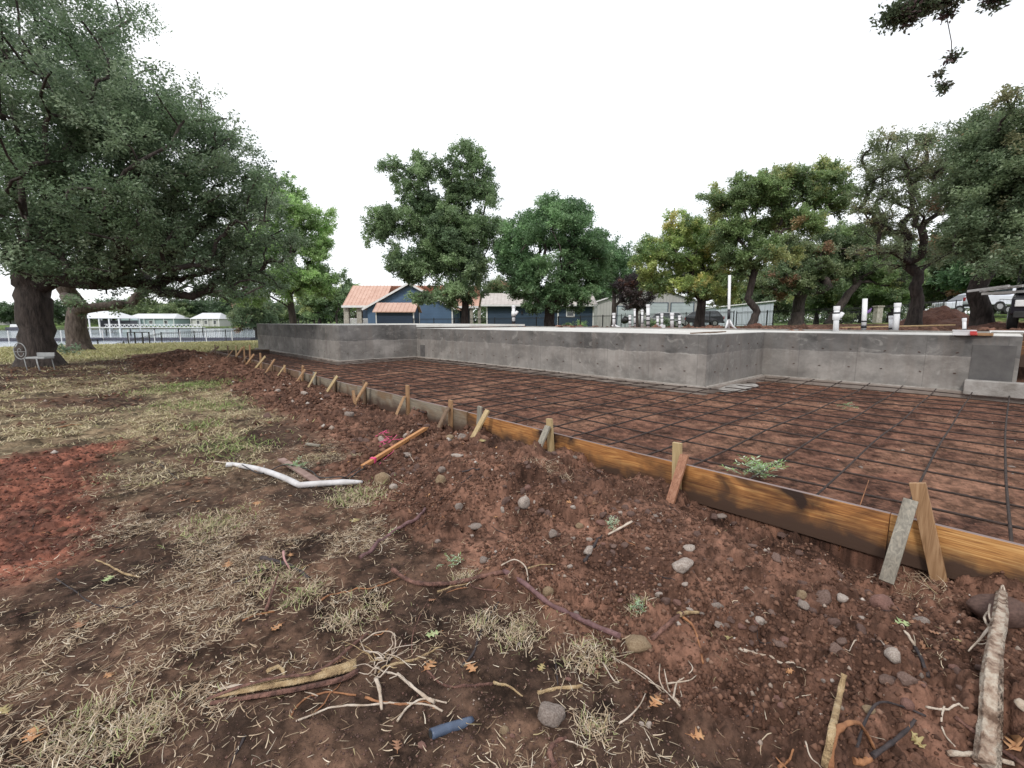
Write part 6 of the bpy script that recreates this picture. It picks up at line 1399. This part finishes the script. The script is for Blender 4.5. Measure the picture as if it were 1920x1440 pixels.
for k in range(3):
    e=c+d*.014*k;s=d.cross(Vector((0,0,1))).normalized()*.028;u=Vector((0,0,.026));mb.tube([e+s+u,e-s+u,e-s-u,e+s-u,e+s+u],.005,5,sm=False)
mb.tube([c,c+Vector((-.04,-.02,-.02)),c+Vector((-.09,-.03,-.035))],[.006,.005,.002],5);mb.build('pink_ribbon',m_pink,st)
mb=MB();g0=G(722,824)
for k in range(9):
    p=g0+Vector((rnd.uniform(-.12,.12),rnd.uniform(-.12,.12),.01));L=[p]
    for q in range(5):L.append(Vector((L[-1].x+rnd.uniform(-.09,.09),L[-1].y+rnd.uniform(-.09,.09),0)));L[-1].z=gz(L[-1].x,L[-1].y)+.012+.02*rnd.random()
    mb.tube(L,.0035,5)
L=curve_pts([(735,835,.01),(738,850,.03),(722,862,.02),(712,875,.03)],5);mb.tube(L,.0025,5);mb.build('pink_string',m_pink,None,loc=g0,label='tangle of pink string on the soil near the form',cat='string')
for (x0,y0,x1,y1,w_,m,lab) in((527,864,598,908,.075,mat('grey_pink_board',(.20,.13,.11),(.32,.22,.19),scale=8,stretch=(1,1,1)),'short grey pink board lying behind the bent white pipe'),(575,835,600,838,.04,W_gry,'small grey wood chip beyond the short board')):
    a=G(x0,y0)+Vector((0,0,.02));b=G(x1,y1)+Vector((0,0,.015));mb=MB();mb.bar(a,b,w_,.022);mb.build('board_scrap',m,None,loc=a,bevel=.002,label=lab,cat='board')
# ---------------------------------------------------------------- fallen oak leaves
def oakleaf(px,py,size,col,label,rz=None,name='fallen_leaf'):
    g=G(px,py);out=[];lobes=[(.0,.03),(.12,.04),(.2,.2),(.28,.3),(.33,.12),(.42,.1),(.5,.36),(.58,.42),(.6,.14),(.7,.12),(.8,.32),(.86,.3),(.86,.1),(1.,.02)]
    r_=random.Random(int(px*7+py));pts=[(x,y*r_.uniform(.8,1.2)) for x,y in lobes]+[(x,-y*r_.uniform(.8,1.2)) for x,y in reversed(lobes)]
    n=len(lobes);curl=r_.uniform(.2,.7);az=rz if rz is not None else r_.uniform(0,6.28)
    def P3(x,y,dz=0):
        z=curl*y*y+.25*curl*(x-.5)**2*1.5+dz;v=Vector((x-.5,y,z))*size;v=Matrix.Rotation(az,3,'Z')@v;w=g+v;w.z=max(w.z,gz(w.x,w.y)+.002)+.004;return w
    mb=MB();vs=[P3(x,y) for x,y in pts[:n]]+[P3(x,0) for x,_ in lobes]+[P3(x,-abs(pts[2*n-1-i][1])) for i,(x,_) in enumerate(lobes)]
    fs=[(i,i+1,n+i+1,n+i) for i in range(n-1)]+[(n+i,n+i+1,2*n+i+1,2*n+i) for i in range(n-1)];mb.add(vs,fs,True)
    o=mb.build(name,col,None,loc=g,label=label,cat='leaf',group='fallen oak leaves');so_=o.modifiers.new('s','SOLIDIFY');so_.thickness=.0012
    mb=MB();mb.tube([P3(-.22,.02),P3(0,0),P3(.5,0,.003),P3(.95,0,.002)],[.0012,.0014,.0011,.0006],5);mb.build('stalk',m_ro,o)
    return o
l_or=mat('orange_leaf',(.36,.17,.075),(.50,.28,.14),scale=30,rough=.6);l_ye=mat('yellow_leaf',(.30,.235,.10),(.42,.35,.17),scale=30,rough=.6);l_gr=mat('pale_green_leaf',(.28,.36,.16),(.40,.46,.24),scale=30,rough=.55);l_br=mat('brown_leaf',(.22,.11,.065),(.36,.20,.12),scale=30,rough=.7)
for px,py,s,m,lab in((1229,1318,.075,l_or,'bright orange oak leaf beside the white root spray'),(1306,1382,.06,l_or,'small orange leaf below the snail shaped stones'),(812,1190,.075,l_gr,'pale green oak leaf left of the black stick'),(805,1250,.075,l_or,'tan oak leaf at the tip of the pale split stick'),(882,1252,.08,l_or,'orange oak leaf by the foot of the black stick'),
 (428,1060,.085,l_or,'orange leaf in the straw left of the dark log'),(150,1172,.08,l_br,'tan oak leaf at the left'),(62,1378,.09,l_or,'pinkish tan oak leaf at the bottom left'),(8,1335,.07,l_ye,'yellow leaf cut by the left edge'),(204,1086,.07,l_gr,'pale green leaf at the left'),(665,978,.09,l_ye,'yellow green oak leaf above the straight branch'),(735,999,.08,l_gr,'pale green leaf left of the straight branch'),
 (483,945,.09,l_or,'orange leaf below the white pipe'),(545,1042,.06,l_or,'orange leaf above the dark log'),(340,940,.09,l_br,'reddish leaf left of the white pipe'),(1690,1170,.075,l_gr,'green yellow leaf on the stick at the right'),(1365,1200,.05,l_ye,'narrow yellow leaf standing in the soil at the right'),(1793,1205,.05,l_ye,'small yellow leaf left of the weathered root'),(1905,1400,.09,l_or,'orange leaf at the right edge beside the weathered root'),
 (1022,1140,.06,l_br,'rust brown leaf on the long root'),(602,836,.09,l_ye,'yellow leaf on the soil beyond the short board'),(625,848,.07,l_or,'small tan leaf right of the yellow one'),(745,1400,.05,l_br,'brown leaf chip at the bottom'),(520,1178,.06,l_or,'orange curled leaf in the straw'),(905,827,.11,l_ye,'yellow leaf at the pale kicker foot'),(1448,880,.1,l_or,'orange leaf under the rebar right of the green sprig'),(1720,1395,.05,l_ye,'tan flake leaf near the arched black root'),(390,898,.08,l_br,'brown leaf beside the cable'),(1015,1333-80,.05,l_ye,'yellow leaf chip in the straw')):
    oakleaf(px,py,s,m,lab)
for k in range(46):     # little curled leaves among the litter
    r=rnd.uniform(1.7,6.5);b_=R(rnd.uniform(-50,46));x=r*math.cos(YAW-b_);y=r*math.sin(YAW-b_)
    if x>3.6:continue
    ah=x*FX+y*FY;ri=x*FY-y*FX;z=gz(x,y);fw=ah*math.cos(PITCH)-(z-EYE)*math.sin(PITCH);up_=ah*math.sin(PITCH)+(z-EYE)*math.cos(PITCH)
    oakleaf(960+F*ri/fw,720-F*up_/fw,rnd.uniform(.025,.05),rnd.choice((l_br,l_br,l_or)),'little curled brown leaf lost in the ground litter')
for o_ in bpy.data.objects:
    if o_.get('label')=='little curled brown leaf lost in the ground litter':o_['group']='little leaves in the litter'
# leafy sprig inside the form, small weeds
def sprig(c,r,n,label,mats,ln=.14,seed=3,flatz=.05,name='leafy_sprig'):
    T=thing(name,c,label,'plant');rr_=random.Random(seed);mb=MB();lm=[MB(),MB()]
    for k in range(n):
        a=rr_.uniform(0,6.28);q=c+Vector((math.cos(a)*r*rr_.random(),math.sin(a)*r*rr_.random()*.6,rr_.uniform(.01,flatz)));q.z=max(q.z,gz(q.x,q.y)+.02)
        a2=rr_.uniform(0,6.28);L_=ln*rr_.uniform(.5,1.1);d=Vector((math.cos(a2),math.sin(a2),rr_.uniform(-.05,.5)));e=q+d*L_;mb.tube([q,(q+e)/2+Vector((0,0,.01)),e],[.003,.002,.001],4)
        for j in range(5):
            p=q+d*L_*(j+1)/5;sd=d.cross(Vector((0,0,1))).normalized();w_=L_*.28
            for sg in(-1,1):
                t=p+sd*sg*w_+d*w_*.7+Vector((0,0,rr_.uniform(-.01,.02)));m_=(p+t)/2+d*w_*.22;m2=(p+t)/2-d*w_*.16;lm[rr_.random()<.4].add([p,m_,t,m2],[(0,1,2,3)])
    mb.build('stems',m_grn,T);lm[0].build('green_leaves',mats[0],T);lm[1].build('pale_leaves',mats[1],T);return T
l_g1=mat('fresh_green_leaf',(.12,.22,.06),(.2,.32,.1),scale=20,rough=.55);l_g2=mat('silver_green_leaf',(.34,.42,.27),(.48,.55,.40),scale=20,rough=.6)
c=onZ(1418,886,.08);sprig(c,.30,34,'leafy green and silver sprig lying inside the form by the board',(l_g1,l_g2),.17)
c=onZ(1400,882,.08)
c=onZ(1582,764,.07);sprig(c,.22,10,'small green sprig on the soil beneath the far rebar',(l_g1,l_g2),.14,5)
sprig(G(558,880)+Vector((0,0,.01)),.12,16,'blue green sprig caught behind the bent white pipe',(l_g1,l_g2),.09,7,name='weed_sprig')
sprig(G(1196,1150)+Vector((0,0,.01)),.035,10,'tiny pale weed above the cobble',(l_g2,l_g1),.05,8,name='weed_sprig')
sprig(G(1147,998)+Vector((0,0,.02)),.05,9,'pale leaf bunch at the end of the burnt root',(l_g2,l_g2),.06,9,name='weed_sprig')
sprig(G(845,1065)+Vector((0,0,.01)),.06,9,'pale leafy scrap beside the long root',(l_g2,l_g1),.06,10,name='weed_sprig')
# far objects list ends
